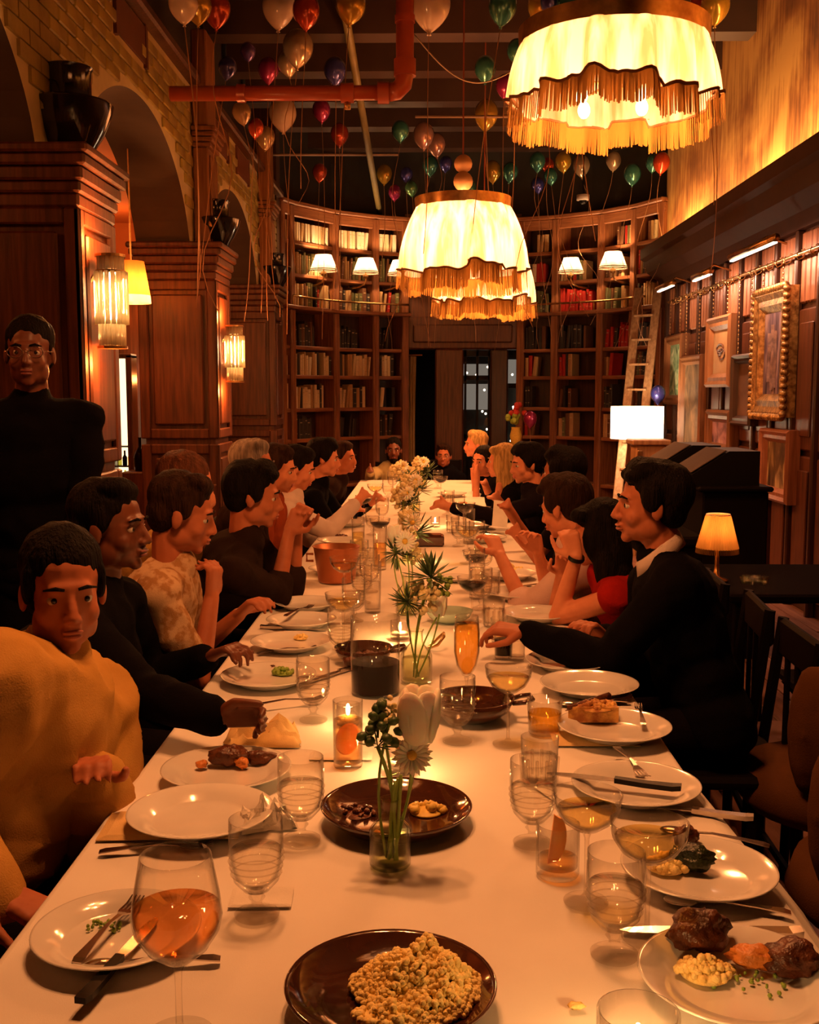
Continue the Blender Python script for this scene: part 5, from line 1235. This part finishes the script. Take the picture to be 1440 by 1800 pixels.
def head_prims(m, M4, s, ears=True, nose=1):
    E = lambda c, r: m.ell((0, 0, 0), tuple(q * s for q in r), 14, 10, M=M4 @ Matrix.Translation(Vector(c) * s))
    E((0, -.014, .036), (.074, .094, .083)); E((0, .026, -.015), (.061, .062, .088)); E((0, .03, -.07), (.048, .05, .036)); E((0, .066, -.094), (.021, .018, .017))
    E((0, .072, .024), (.046, .017, .014))
    for x in (-1, 1):
        E((x * .036, .048, -.032), (.025, .028, .028)); E((x * .045, .008, -.06), (.018, .04, .036)); E((x * .031, .060, .002), (.014, .012, .009)); E((x * .031, .067, .0085), (.0155, .0125, .005))
        if ears: E((x * .077, -.008, -.008), (.009, .019, .031))
        E((x * .012, .093, -.036), (.008, .012, .008))
    def T(a, b, ra, rb):
        mm = MB(); cap(mm, Vector(a) * s, Vector(b) * s, ra * s, rb * s, 8); m.add(mm.v, mm.f, 0, M4)
    T((0, .083, .012), (0, .104, -.03), .0085 * nose, .012 * nose); E((0, .088, -.058), (.022, .011, .0065)); E((0, .085, -.069), (.019, .011, .0075))
def hand_prims(m, W, d, pn, s, side, curl=.5, spread=.1, thumb=.6):
    """W wrist, d hand direction, pn palm normal; side = which side the thumb leaves"""
    d = d.normalized(); pn = (pn - d * pn.dot(d)).normalized(); a = d.cross(pn).normalized() * side
    P = W + d * .085 * s
    for q in (-.026, -.009, .009, .026): cap(m, W + a * q * .55 * s + d * .012 * s, P + a * q * s, .0155 * s, .0135 * s, 8)
    tips = []
    for i, (q, L) in enumerate(((.029, .07), (.0098, .079), (-.0098, .073), (-.028, .058))):
        p = P + a * q * s; dir_ = (d + a * (q / .03) * spread).normalized(); c = curl * (1 + .12 * i); r_ = .0088
        for seg, (fr, ang) in enumerate(((.45, .9), (.31, 1.15), (.24, .8))):
            rot = Matrix.Rotation(c * ang, 3, dir_.cross(pn).normalized()); dir_ = (rot @ dir_).normalized(); n_ = p + dir_ * L * fr * s; cap(m, p, n_, r_ * s, (r_ - .0007) * s, 8); p = n_; pn2 = pn; r_ -= .0007
        tips.append(p)
    t0 = W + d * .022 * s + a * .028 * s; td = (d * .55 + a * .75 + pn * .35).normalized(); t1 = t0 + td * .04 * s; td2 = (d * .85 + a * (.35 - .4 * thumb) + pn * .5 * thumb).normalized(); t2 = t1 + td2 * .033 * s; t3 = t2 + (td2 + d * .2 - a * .2 * thumb).normalized() * .026 * s
    cap(m, t0, t1, .0155 * s, .0118 * s, 8); cap(m, t1, t2, .0112 * s, .0102 * s, 8); cap(m, t2, t3, .01 * s, .0085 * s, 8); return tips
def person(label, head, face, body, skin, hair, shirt, L=None, Rr=None, hip=None, lean=None, seated=True, s=1.0, voxel=.008, pitch=0, roll=0, style='short', sleeve='long', near=True, curl=(.5, .5), pn=(None, None), extra=None, trousers=None, hipz=.47, collar=None, hand_dir=(None, None), chair=True, group='people at the long table', hint=(None, None), nose=1, sil=1.0, loose=0):
    """head = centre of the head, world; face / body = headings in degrees; L / Rr = wrist targets"""
    H = Vector(head); F = hd(face); B = hd(body); Bn = B.cross(Vector((0, 0, 1))).normalized()   # Bn = the person's right side
    Fp = (F * math.cos(R(pitch)) + Vector((0, 0, math.sin(R(pitch))))); HM = frame(Fp); HM = HM @ Matrix.Rotation(R(roll), 3, 'Y'); M4 = Matrix.Translation(H) @ HM.to_4x4()
    nk = H + HM @ Vector((0, -.03, -.075)) * s
    NB = H + B * -.04 * s + Vector((0, 0, -.172 * s))              # base of the neck
    if hip is None:
        ln = .1 if lean is None else lean; hp = Vector((NB.x, NB.y, 0)) - B * ln; hp.z = hipz + .1
    else: hp = Vector(hip)
    t = thing('person', label, 'person', (hp.x, hp.y, 0), 0, group); inv_ = Matrix.Translation(-Vector((hp.x, hp.y, 0)))
    up = (NB - hp).normalized(); fw = (B - up * B.dot(up)).normalized(); rt_ = fw.cross(up).normalized(); TM = Matrix((rt_, fw, up)).transposed(); tl = (NB - hp).length
    def torso(m, g):
        def E(u, f_, r): m.ell(hp + up * (tl * u) + fw * f_ * s, tuple((q + g) * s for q in r), 16, 10, rot=TM)
        E(.0, 0, (.165 * sil, .115, .13)); E(.28, -.0, (.145 * sil, .105, .15)); E(.58, 0, (.16 * sil, .112, .16)); E(.78, -.005, (.165 * sil, .1, .12)); E(.9, -.01, (.12, .07, .06))
        for q in (-1, 1): m.ell(S[q], (.056 + g) * s, 12, 8); cap(m, NB - up * .03 * s, S[q], (.05 + g) * s, (.052 + g) * s)
    S = {q: NB - up * .06 * s + rt_ * q * .172 * sil * s + fw * .015 * s for q in (-1, 1)}
    tgt = {-1: L, 1: Rr}; EL = {}; WR = {}
    for i, q in enumerate((-1, 1)):
        W_ = Vector(tgt[q]) if tgt[q] is not None else (hp + fw * .36 * s + rt_ * q * .1 + Vector((0, 0, .14 if seated else .25)))
        hn = Vector(hint[i]) if hint[i] is not None else (Vector((0, 0, -1)) + rt_ * q * .5 - B * .2)
        EL[q] = ik(S[q], W_, .285 * s, .255 * s, hn); WR[q] = W_
    body_m = MB(); head_prims(body_m, M4, s, style != 'long', nose); cap(body_m, nk, NB, .052 * s, .062 * s); torso(body_m, -.012)
    for i, q in enumerate((-1, 1)):
        cap(body_m, S[q], EL[q], .045 * s, .037 * s); cap(body_m, EL[q], WR[q], .037 * s, .025 * s)
        d = Vector(hand_dir[i]) if hand_dir[i] is not None else (WR[q] - EL[q]); n_ = Vector(pn[i]) if pn[i] is not None else Vector((0, 0, -1))
        if near: hand_prims(body_m, WR[q], d, n_, s, -q if True else q, curl[i])
        else: d = d.normalized(); cap(body_m, WR[q], WR[q] + d * .09 * s, .03 * s, .028 * s, 8); [cap(body_m, WR[q] + d * .07 * s + rt_ * k * .02, WR[q] + d * .07 * s + (d + rt_ * k * .12 - Vector((0, 0, .5 + .1 * abs(k)))).normalized() * .065 * s + rt_ * k * .02, .012 * s, .0095 * s, 6) for k in (-1.1, -.35, .35, 1.1)]; cap(body_m, WR[q] + d * .02, WR[q] + d * .07 + Vector((0, 0, .05)), .015, .011, 6)
    K = {}; A = {}
    for q in (-1, 1):
        h_ = hp + rt_ * q * .09 * s - Vector((0, 0, .02))
        if seated: K[q] = Vector((h_.x, h_.y, hipz + .06)) + B * .43 * s + rt_ * q * .03; A[q] = Vector((K[q].x, K[q].y, .09)) - B * .04
        else: K[q] = Vector((h_.x, h_.y, .5)) + B * .02; A[q] = Vector((h_.x, h_.y, .09)) - B * .02
        cap(body_m, h_, K[q], .07 * s, .05 * s); cap(body_m, K[q], A[q], .05 * s, .036 * s); cap(body_m, A[q] - Vector((0, 0, .035)), A[q] + B * .16 - Vector((0, 0, .045)), .035, .028)
    for m_ in (body_m,): m_.v = [tuple(inv_ @ Vector(v)) for v in m_.v]
    bake(body_m, 'body', SKIN[skin], voxel, t, 3)
    # shirt
    g = MB(); torso(g, (.012 if near else .014) + loose)
    for q in (-1, 1):
        if sleeve == 'none': continue
        if sleeve == 'short': e = S[q].lerp(EL[q], .6); cap(g, S[q], e, .06 * s, .055 * s)
        elif sleeve == 'rolled': cap(g, S[q], EL[q], .06 * s, .053 * s); cap(g, EL[q], EL[q].lerp(WR[q], .18), .053 * s, .05 * s)
        else: cap(g, S[q], EL[q], .063 * s + loose, .052 * s + loose); cap(g, EL[q], EL[q].lerp(WR[q], .93), .052 * s + loose, .038 * s + loose * .5)
    cap(g, NB - up * .03 * s, NB + up * .02 * s, .08 * s, .064 * s)
    g.v = [tuple(inv_ @ Vector(v)) for v in g.v]
    bake(g, 'shirt' if shirt[1] != 'jacket' else 'jacket', shirt[0], max(voxel, .011), t, 2, .011 + loose * .5 if near else .006, 9 - loose * 60, seed=H.x * 9)
    # trousers and shoes
    g = MB()
    g.ell(hp, (.18 * s, .13 * s, .1 * s), 14, 8, rot=TM)
    for q in (-1, 1): h_ = hp + rt_ * q * .09 * s - Vector((0, 0, .02)); cap(g, h_, K[q], .085 * s, .062 * s); cap(g, K[q], A[q], .062 * s, .05 * s)
    g.v = [tuple(inv_ @ Vector(v)) for v in g.v]; bake(g, 'trousers', trousers or MATTB, .016, t, 2)
    for q in (-1, 1):
        m = MB(); b0 = A[q] - Vector((0, 0, .04)); cap(m, b0 - B * .05, b0 + B * .17, .046, .038, 10); m.v = [(v[0], v[1], max(v[2], .013)) for v in [tuple(inv_ @ Vector(v)) for v in m.v]]; m.build('shoe', BLACKP, t, True)
    # face details
    FM = inv_ @ M4
    for x in (-1, 1):
        MB().ell((0, 0, 0), (.0125 * s,) * 3, 12, 8, M=FM @ Matrix.Translation(Vector((x * .031, .0665, .002)) * s)).build('eye', EYEW, t, True)
        MB().ell((0, 0, 0), (.006 * s, .003 * s, .006 * s), 10, 6, M=FM @ Matrix.Translation(Vector((x * .031, .0785, .002)) * s)).build('iris', IRIS, t, True)
        mm = MB(); mm.tube([Vector(c) * s for c in ((x * .013, .0895, .0245), (x * .03, .089, .0285), (x * .05, .074, .023))], [.003 * s, .0042 * s, .002 * s], 6); m = MB().add(mm.v, mm.f, 0, FM); m.build('eyebrow', HAIR['black' if hair == 'bald' else hair], t, True)
    m = MB(); m.ell((0, 0, 0), (.021 * s, .0085 * s, .0048 * s), 12, 6, M=FM @ Matrix.Translation(Vector((0, .0925, -.0585)) * s)); m.ell((0, 0, 0), (.0185 * s, .0085 * s, .0058 * s), 12, 6, M=FM @ Matrix.Translation(Vector((0, .0905, -.0685)) * s)); m.build('lips', LIP[skin], t, True)
    # hair
    if hair != 'bald':
        m = MB(); E = lambda c, r: m.ell((0, 0, 0), tuple(q * s for q in r), 14, 10, M=FM @ Matrix.Translation(Vector(c) * s))
        E((0, -.026, .054), (.083, .099, .084)); E((0, -.055, .0), (.079, .06, .075))
        if style == 'short':
            E((0, .03, .098), (.06, .045, .034)); E((.02, .02, .11), (.05, .05, .03))
            for x in (-1, 1): E((x * .07, -.0, .03), (.014, .03, .04))
        if style == 'bushy':
            E((0, .02, .1), (.07, .055, .045)); E((0, -.06, .04), (.09, .07, .09))
            for x in (-1, 1): E((x * .07, .005, .03), (.022, .035, .05)); E((x * .03, .055, .088), (.03, .03, .022))
        if style == 'crop':
            for x in (-1, 1): E((x * .068, -.012, .02), (.012, .03, .035))
        if style == 'long':
            E((0, -.06, -.06), (.085, .055, .13)); E((0, -.07, -.17), (.09, .04, .1))
            for x in (-1, 1): E((x * .072, -.0, -.02), (.022, .05, .085)); E((x * .075, -.02, -.12), (.026, .045, .09)); E((x * .045, .045, .085), (.04, .04, .03))
        if style == 'bun':
            E((0, -.115, .03), (.045, .04, .045)); 
            for x in (-1, 1): E((x * .069, .0, .025), (.013, .04, .045))
        bake(m, 'hair', HAIR[hair], .006 if near else .01, t, 2, .004, 45, H.y, .25)
    if extra: extra(t, FM, inv_, dict(S=S, E=EL, W=WR, hp=hp, NB=NB, up=up, fw=fw, rt=rt_, TM=TM, s=s, B=B))
    if chair and seated:
        CH.put((hp.x - B.x * .02, hp.y - B.y * .02, 0), -R(body), 'black chair of the ' + ' '.join(label.replace(',', '').split()[:12]), 'dining chairs')
    return t
cloth = lambda nm, c, c2=None, **k: mat(nm, c, .9, 0, .04, col2=c2, scale=k.pop('scale', 12), bump=.25, bscale=300, **k)
SUIT = cloth('black suit wool', (.004, .003, .004)); NAVY = cloth('dark knit', (.008, .005, .007)); OCHRE = cloth('ochre shirt cloth', (.5, .27, .07), (.42, .22, .05)); WHITE = cloth('white shirt cotton', (.62, .5, .45)); PINKW = cloth('pale pink shirt cotton', (.66, .46, .42))
FLOR = cloth('floral print shirt', (.5, .33, .19), (.33, .17, .07), scale=34, contrast=(.42, .55)); REDD = cloth('red dress', (.32, .012, .008)); CREAM = cloth('cream overshirt', (.5, .4, .2)); RUST = cloth('rust red knit', (.28, .05, .015)); CHAR = cloth('charcoal shirt', (.02, .010, .007))
def V3(px, py, Y): return at(px, py, Y)
def glasses(t, FM, inv_, d):
    s = d['s']; m = MB()
    for x in (-1, 1): q = MB(); q.tube([(x * .033 + .024 * math.cos(a), .099, .002 + .019 * math.sin(a)) for a in np.linspace(0, 6.2832, 17)], .0016, 4); q.tube([(x * .057, .098, .006), (x * .078, .02, .006), (x * .08, -.01, .0)], .0015, 4); m.add([Vector(v) * s for v in q.v], q.f, 0, FM)
    q = MB(); q.tube([(-.009, .1, .004), (0, .104, .006), (.009, .1, .004)], .0016, 4); m.add([Vector(v) * s for v in q.v], q.f, 0, FM); m.build('glasses', STEEL, t, True)
def beard(t, FM, inv_, d):
    m = MB(); s = d['s']; E = lambda c, r: m.ell((0, 0, 0), tuple(q * s for q in r), 12, 8, M=FM @ Matrix.Translation(Vector(c) * s))
    E((0, .055, -.098), (.036, .038, .032)); E((0, .09, -.048), (.024, .01, .006))
    for x in (-1, 1): E((x * .05, .02, -.06), (.018, .04, .04))
    bake(m, 'beard', HAIR['black'], .007, t, 1, .003, 60)
def collar_(mt):
    def f(t, FM, inv_, d):
        s = d['s']; m = MB(); c = inv_ @ (d['NB'] + d['up'] * .02 * s); pts = []
        for i in range(25):
            a = 2 * math.pi * i / 24
            for k, (r_, z) in enumerate(((.062, .035), (.07, .03), (.078, -.012))): q = d['TM'] @ Vector((math.sin(a) * r_, math.cos(a) * (r_ + .004), z - .03 * math.cos(a))) * s; pts.append(c + q)
        m.grid(pts, 25, 3); o = m.build('collar', mt, t, True); md = o.modifiers.new('s', 'SOLIDIFY'); md.thickness = .003
    return f
# ---------------------------------------------------------------- left side, near to far
h = V3(112, 1040, 2.12)
person('dark haired person in an ochre shirt turned to the camera, nearest on the left', h, 152, 95, 'tan', 'black', (OCHRE, 'shirt'), L=(-.66, 1.95 + .1, .80), Rr=(-.72, 1.72, .74), hip=(-.93, 1.98, .58), voxel=.006, style='bun', curl=(.7, .7), sil=1.3, pitch=-4, loose=.035, extra=collar_(OCHRE))
h = V3(196, 928, 2.85); hw = onz(385, 1262, .845)
person('person in a black suit with a dark hand over the plates, behind the ochre shirt', h, 100, 92, 'deep', 'black', (SUIT, 'jacket'), L=(-.62, 3.02, .82), Rr=(hw.x, hw.y, max(hw.z, .83)), hip=(-.95, 2.86, .58), voxel=.005, style='short', curl=(.6, 1.0), hand_dir=(None, (1, .1, .1)), pn=(None, (.1, -.85, -.5)))
h = V3(322, 905, 3.32); hand = V3(372, 1050, 3.25)
person('man in a floral shirt with his hand at his mouth', h, 84, 88, 'tan', 'brown', (FLOR, 'shirt'), L=(-.62, 3.5, .84), Rr=(hand.x, hand.y, hand.z), hip=(-.95, 3.27, .58), voxel=.006, pitch=-14, curl=(.6, .9), sleeve='short', style='short', hand_dir=(None, (.12, .1, 1)), pn=(None, (-.7, .3, .2)))
h = V3(330, 860, 3.78)
person('balding person in an ochre top half hidden behind the floral shirt', h, 95, 92, 'fair', 'auburn', (OCHRE, 'shirt'), hip=(-1.26, 3.74, .58), voxel=.012, style='crop', near=False, pitch=-10)
h = V3(447, 872, 4.0); h1 = V3(520, 925, 4.25)
person('dark haired man in a dark shirt, in profile with clasped hands', h, 84, 88, 'tan', 'black', (CHAR, 'shirt'), L=(h1.x, h1.y + .04, h1.z), Rr=(h1.x - .02, h1.y - .05, h1.z - .02), hip=(-.93, 4.1, .58), voxel=.006, style='bushy', sleeve='rolled', pitch=-8, curl=(1.0, 1.0), hint=((0, 0, -1), (0, -.2, -1)), hand_dir=((.4, -.3, .8), (.4, .3, .8)), pn=((0, -1, 0), (0, 1, 0)))
h = V3(446, 822, 5.0); person('grey haired guest half hidden behind the dark shirted man', h, 95, 92, 'tan', 'grey', (CHAR, 'shirt'), hip=(-.97, 5.0, .58), voxel=.012, near=False)
h = V3(488, 826, 5.55); person('red faced guest in rust knit between the dark shirt and the white sleeve', h, 95, 92, 'fair', 'brown', (RUST, 'shirt'), hip=(-.97, 5.55, .58), voxel=.011, near=False, pitch=-10)
h = V3(524, 824, 6.2); hh = V3(625, 885, 6.3); person('man in a white shirt reaching across the left side of the table', h, 88, 90, 'fair', 'black', (WHITE, 'shirt'), L=(-.5, 6.55, .82), Rr=(hh.x, hh.y, hh.z), hip=(-.94, 6.2, .58), voxel=.009, near=False, pitch=-18)
h = V3(570, 806, 6.95); person('man in a black jacket in profile beyond the white shirt', h, 86, 90, 'fair', 'black', (SUIT, 'jacket'), L=(-.38, 7.1, .84), Rr=(-.45, 6.9, .84), hip=(-.92, 7.0, .58), voxel=.008, near=False, style='bushy', pitch=-8)
h = V3(604, 806, 8.2); person('dim guest farthest but one on the left side', h, 110, 95, 'tan', 'brown', (CHAR, 'shirt'), hip=(-1.0, 8.2, .58), voxel=.012, near=False)
# end of the table
h = V3(692, 792, 10.75); person('bearded man in a cream overshirt at the far end', h, 178, 180, 'deep', 'black', (CREAM, 'shirt'), hip=(h.x, 10.85, .58), L=(h.x + .12, 10.1, .84), Rr=(h.x - .2, 10.1, .84), voxel=.009, near=False, style='crop', extra=beard)
h = V3(780, 802, 11.1); person('man in glasses and dark jacket at the far end near the door', h, 185, 180, 'tan', 'brown', (SUIT, 'jacket'), hip=(h.x, 11.2, .58), voxel=.01, near=False, extra=glasses)
# right side, far to near
h = V3(836, 782, 9.9); person('grey blonde guest farthest on the right side', h, -100, -95, 'fair', 'blonde', (SUIT, 'shirt'), hip=(.86, 9.9, .58), voxel=.01, near=False, style='short')
h = V3(848, 812, 8.7); hh = V3(838, 848, 8.55); person('dark haired woman resting her cheek on her hand', h, -140, -100, 'fair', 'black', (SUIT, 'shirt'), L=(hh.x, hh.y, hh.z), Rr=(.4, 9.0, .84), hip=(.84, 8.7, .58), voxel=.008, near=False, style='bun', sleeve='short', hand_dir=((0, .1, 1), None), hint=((.2, -.2, -1), None))
h = V3(882, 812, 7.6); person('woman with long blonde hair seen from the side on the right', h, -75, -88, 'fair', 'blonde', (SUIT, 'shirt'), L=(.5, 7.5, .84), Rr=(.45, 7.8, .84), hip=(.86, 7.6, .58), voxel=.009, near=False, style='long')
h = V3(926, 816, 6.6); hh = V3(795, 892, 6.4); person('dark haired man in a black sweater stretching his arm over the table', h, -105, -92, 'fair', 'black', (NAVY, 'shirt'), L=(hh.x, hh.y, hh.z), Rr=(.5, 6.9, .84), hip=(.86, 6.6, .58), voxel=.008, near=False, style='bushy', pitch=-8)
h = V3(988, 832, 5.3); hh = V3(905, 912, 5.5); person('dark haired guest in a black tee holding the menu card', h, -60, -88, 'tan', 'black', (NAVY, 'shirt'), L=(.48, 5.2, .84), Rr=(hh.x, hh.y, hh.z), hip=(.9, 5.3, .58), voxel=.009, near=False, style='bushy', sleeve='short')
h = V3(992, 892, 4.25); hh = V3(880, 978, 4.3); person('brown haired guest in a pale pink shirt with rolled sleeves', h, -52, -86, 'fair', 'brown', (PINKW, 'shirt'), L=(hh.x, hh.y, max(hh.z, .84)), Rr=(.47, 4.5, .9), hip=(.86, 4.2, .58), voxel=.006, near=True, style='bushy', sleeve='rolled', pitch=-16, curl=(.5, .5), collar=1)
h = V3(1052, 940, 3.8); hh = V3(1012, 990, 3.86)
def straps(t, FM, inv_, d):
    m = MB(); c = inv_ @ d['W'][-1]; ax = (d['W'][-1] - d['E'][-1]).normalized(); rot = ax.to_track_quat('Z', 'X').to_matrix().to_4x4()
    m.lathe([(.029, -.008), (.031, 0), (.029, .008)], 18, 0, Matrix.Translation(c) @ rot); m.build('watch', BLACKP, t, True)
person('woman in a sleeveless red dress with a black watch', h, -72, -84, 'fair', 'black', (REDD, 'shirt'), L=(.52, 3.72, 1.0), Rr=(.5, 3.95, .9), hip=(.88, 3.72, .58), voxel=.006, style='long', sleeve='none', pitch=-10, extra=straps, curl=(.9, .6), s=.95, hint=((.3, -.1, -1), None), hand_dir=((-.3, .2, 1), None), pn=((0, 1, 0), None))
h = V3(1143, 888, 3.3); hh = onz(925, 1112, .845)
person('man in a black suit and white collar, largest on the right', h, -88, -88, 'tan', 'black', (SUIT, 'jacket'), L=(hh.x, hh.y, max(hh.z, .835)), Rr=(.56, 3.4, .8), hip=(.86, 3.22, .58), voxel=.005, style='bushy', extra=collar_(WHITE), curl=(.5, .5), s=1.04, sil=1.18, hand_dir=((-1, .25, .1), None), pn=((-.1, .2, -1), None), hint=((.1, -.3, -1), None))
# standing man
h = V3(52, 622, 3.7)
person('standing man with glasses and a dark open jacket at the far left', h, 168, 160, 'deep', 'black', (SUIT, 'jacket'), hip=(h.x, 3.75, .95), seated=False, L=(h.x + .15, 3.55, .98), Rr=(h.x - .2, 3.6, .98), voxel=.007, style='crop', extra=glasses, group='standing guests', trousers=SUIT)
# ---------------------------------------------------------------- furniture at the right
t = thing('upholstered_chair', 'round-backed dark brown armchair at the right edge', 'chair', (1.13, 2.42, 0), R(28))
BRN = cloth('brown mohair', (.09, .035, .012))
m = MB()
for k in range(15): a = R(-95 + k * 190 / 14); m.ell((.26 * math.sin(a), -.02 - .24 * math.cos(a), .66 + .12 * math.cos(a)), (.065, .065, .19), 8, 6)
bake(m, 'backrest', BRN, .014, t, 4); MB().lathe([(0, .36), (.25, .36), (.28, .4), (.26, .47), (0, .5)], 28).build('seat', BRN, t, True)
for sx in (-1, 1):
    for sy in (-1, 1): MB().tube([(sx * .19, sy * .19, 0), (sx * .17, sy * .17, .38)], [.014, .022], 8).build('leg', W_BLACK, t)
copy_of(tree(t), (1.2, 3.1, 0), R(55), 'second round-backed brown armchair farther back at the right edge')
# side table with small pleated lamp
t = thing('side_table', 'dark square side table at the right wall side', 'table', (1.72, 5.0, 0)); MB().cbox((-.42, -.42, .67), (.42, .42, .71), .01).build('top', MATTB, t)
for sx in (-1, 1):
    for sy in (-1, 1): MB().cbox((sx * .36 - .025, sy * .36 - .025, 0), (sx * .36 + .025, sy * .36 + .025, .67), .005).build('leg', W_BLACK, t)
q = at(1262, 938, 4.9)
t = thing('table_lamp', 'small pleated table lamp with a fringe on the dark side table', 'lamp', (q.x, 4.9, .71)); zc_ = q.z - .71
n = 90; pts = []
for i in range(n):
    a = 2 * math.pi * i / n; k = .004 if i % 2 else 0
    for r_, z in ((.052, .085), (.092, -.065)): pts.append(((r_ + k) * math.cos(a), (r_ + k) * math.sin(a), zc_ + z))
MB().grid(pts, n, 2, close=True).build('shade', shadecloth('gold pleated silk', (.72, .42, .12), .45), t)
m = MB()
for i in range(90): a = 2 * math.pi * i / 90; m.tube([(.092 * math.cos(a), .092 * math.sin(a), zc_ - .063), (.096 * math.cos(a), .096 * math.sin(a), zc_ - .088)], .002, 3)
m.build('fringe', FRING, t, kind='stuff'); MB().lathe([(.05, zc_ + .084), (.054, zc_ + .084), (.054, zc_ + .09), (.05, zc_ + .09)], 30).build('trim', PETW, t)
MB().lathe([(0, 0), (.05, 0), (.052, .012), (.015, .025), (.01, .08), (.01, zc_), (0, zc_)], 20).build('base', BRASS, t, True)
MB().ell((0, 0, zc_), .016, 8, 6).build('bulb', BULB, t, True); point('bulb_light', (0, 0, zc_ + .03), 1.4, WARM, .02, t)
for k in range(6):
    a = k * 1.047; x, y = q.x + .16 + .05 * math.cos(a), 4.86 + .05 * math.sin(a)
    o = MB().lathe([(0, 0), (.012, 0), (.016, .03), (.014, .03), (.010, .004), (0, .003)], 12).build('shot_glass', GLASS, None, True, (x, y, .71)); tag(o, f'tiny glass {["at the right", "at the back right", "at the back left", "at the left", "at the front left", "at the front right"][k]} of the ring beside the pleated lamp', 'glass', 'ring of tiny glasses on the side table')
# black upright piano with two wedge speakers
pk = at(1240, 880, 7.2)
t = thing('upright_piano', 'black upright piano standing before the gallery wall', 'piano', (1.6, 7.0, 0))
PB = W_BLACK
m = MB().cbox((-.0, -.75, 0), (.38, .75, 1.0), .01); m.build('case', PB, t); MB().cbox((-.32, -.75, .6), (.02, .75, .68), .012).build('key_bed', PB, t); MB().cbox((-.34, -.78, .68), (.02, .78, .74), .015).build('fallboard', PB, t); MB().cbox((-.03, -.78, 1.0), (.4, .78, 1.03), .01).build('lid', PB, t)
for s in (-1, 1): MB().tube([(-.26, s * .7, 0), (-.28, s * .7, .6)], [.022, .035], 8).build('leg', PB, t)
for k, (px, py, Y, lab) in enumerate(((1250, 828, 6.55, 'nearer black wedge speaker on the piano'), (1195, 822, 7.25, 'farther black wedge speaker on the piano'))):
    x = 1.66 if k == 0 else 1.62
    t = thing('wedge_speaker', lab, 'speaker', (x + .08, Y, 1.03)); w_ = .24
    prof_ = [(-.2, 0), (.2, 0), (.2, .2), (.02, .2), (-.2, .06)]
    m = MB(); vs = [(x_, -w_, z_) for x_, z_ in prof_] + [(x_, w_, z_) for x_, z_ in prof_]; m.add(vs, [(4, 3, 2, 1, 0), (5, 6, 7, 8, 9)] + [(i, (i + 1) % 5, 5 + (i + 1) % 5, 5 + i) for i in range(5)]); m.build('cabinet', BLACKP, t)
    g = MB(); d = Vector((.22, 0, .14)).normalized(); 
    M = Matrix.Translation((-.09, 0, .136)) @ Matrix.Rotation(-math.atan2(.14, .22), 4, 'Y'); g.cbox((-.12, -w_ + .02, 0), (.12, w_ - .02, .008), .003, 0, M); g.build('grille', mat('brown grille cloth', (.06, .035, .025), .8), t)  # sloping grille, lighter brown than the cabinet
# far right pieces by the floor: dark stool with crossed legs and a pale patterned runner
RUN = mat('pale patterned rug', (.5, .3, .26), .9, 0, .2, col2=(.28, .13, .1), scale=9, kind='voronoi', contrast=(.1, .5))
p = onz(1345, 1330, 0); o = MB().cbox((-.35, -.5, .012), (.6, .45, .022), .003).build('rug', RUN, None, False, (p.x + .1, p.y, 0)); tag(o, 'pale patterned rug on the floor right of the suited man', 'rug')
t = thing('stool', 'dark stool with crossed legs beyond the pale rug', 'stool', (1.62, 4.1, 0)); MB().cbox((-.2, -.2, .42), (.2, .2, .46), .01).build('seat', W_BLACK, t)
for sy in (-1, 1):
    for sx in (-1, 1): MB().tube([(-sx * .18, sy * .17, .022), (sx * .18, sy * .17, .42)], .014, 6).build('leg', W_BLACK, t)
MB().tube([(0, -.17, .22), (0, .17, .22)], .01, 6).build('stretcher', W_BLACK, t)
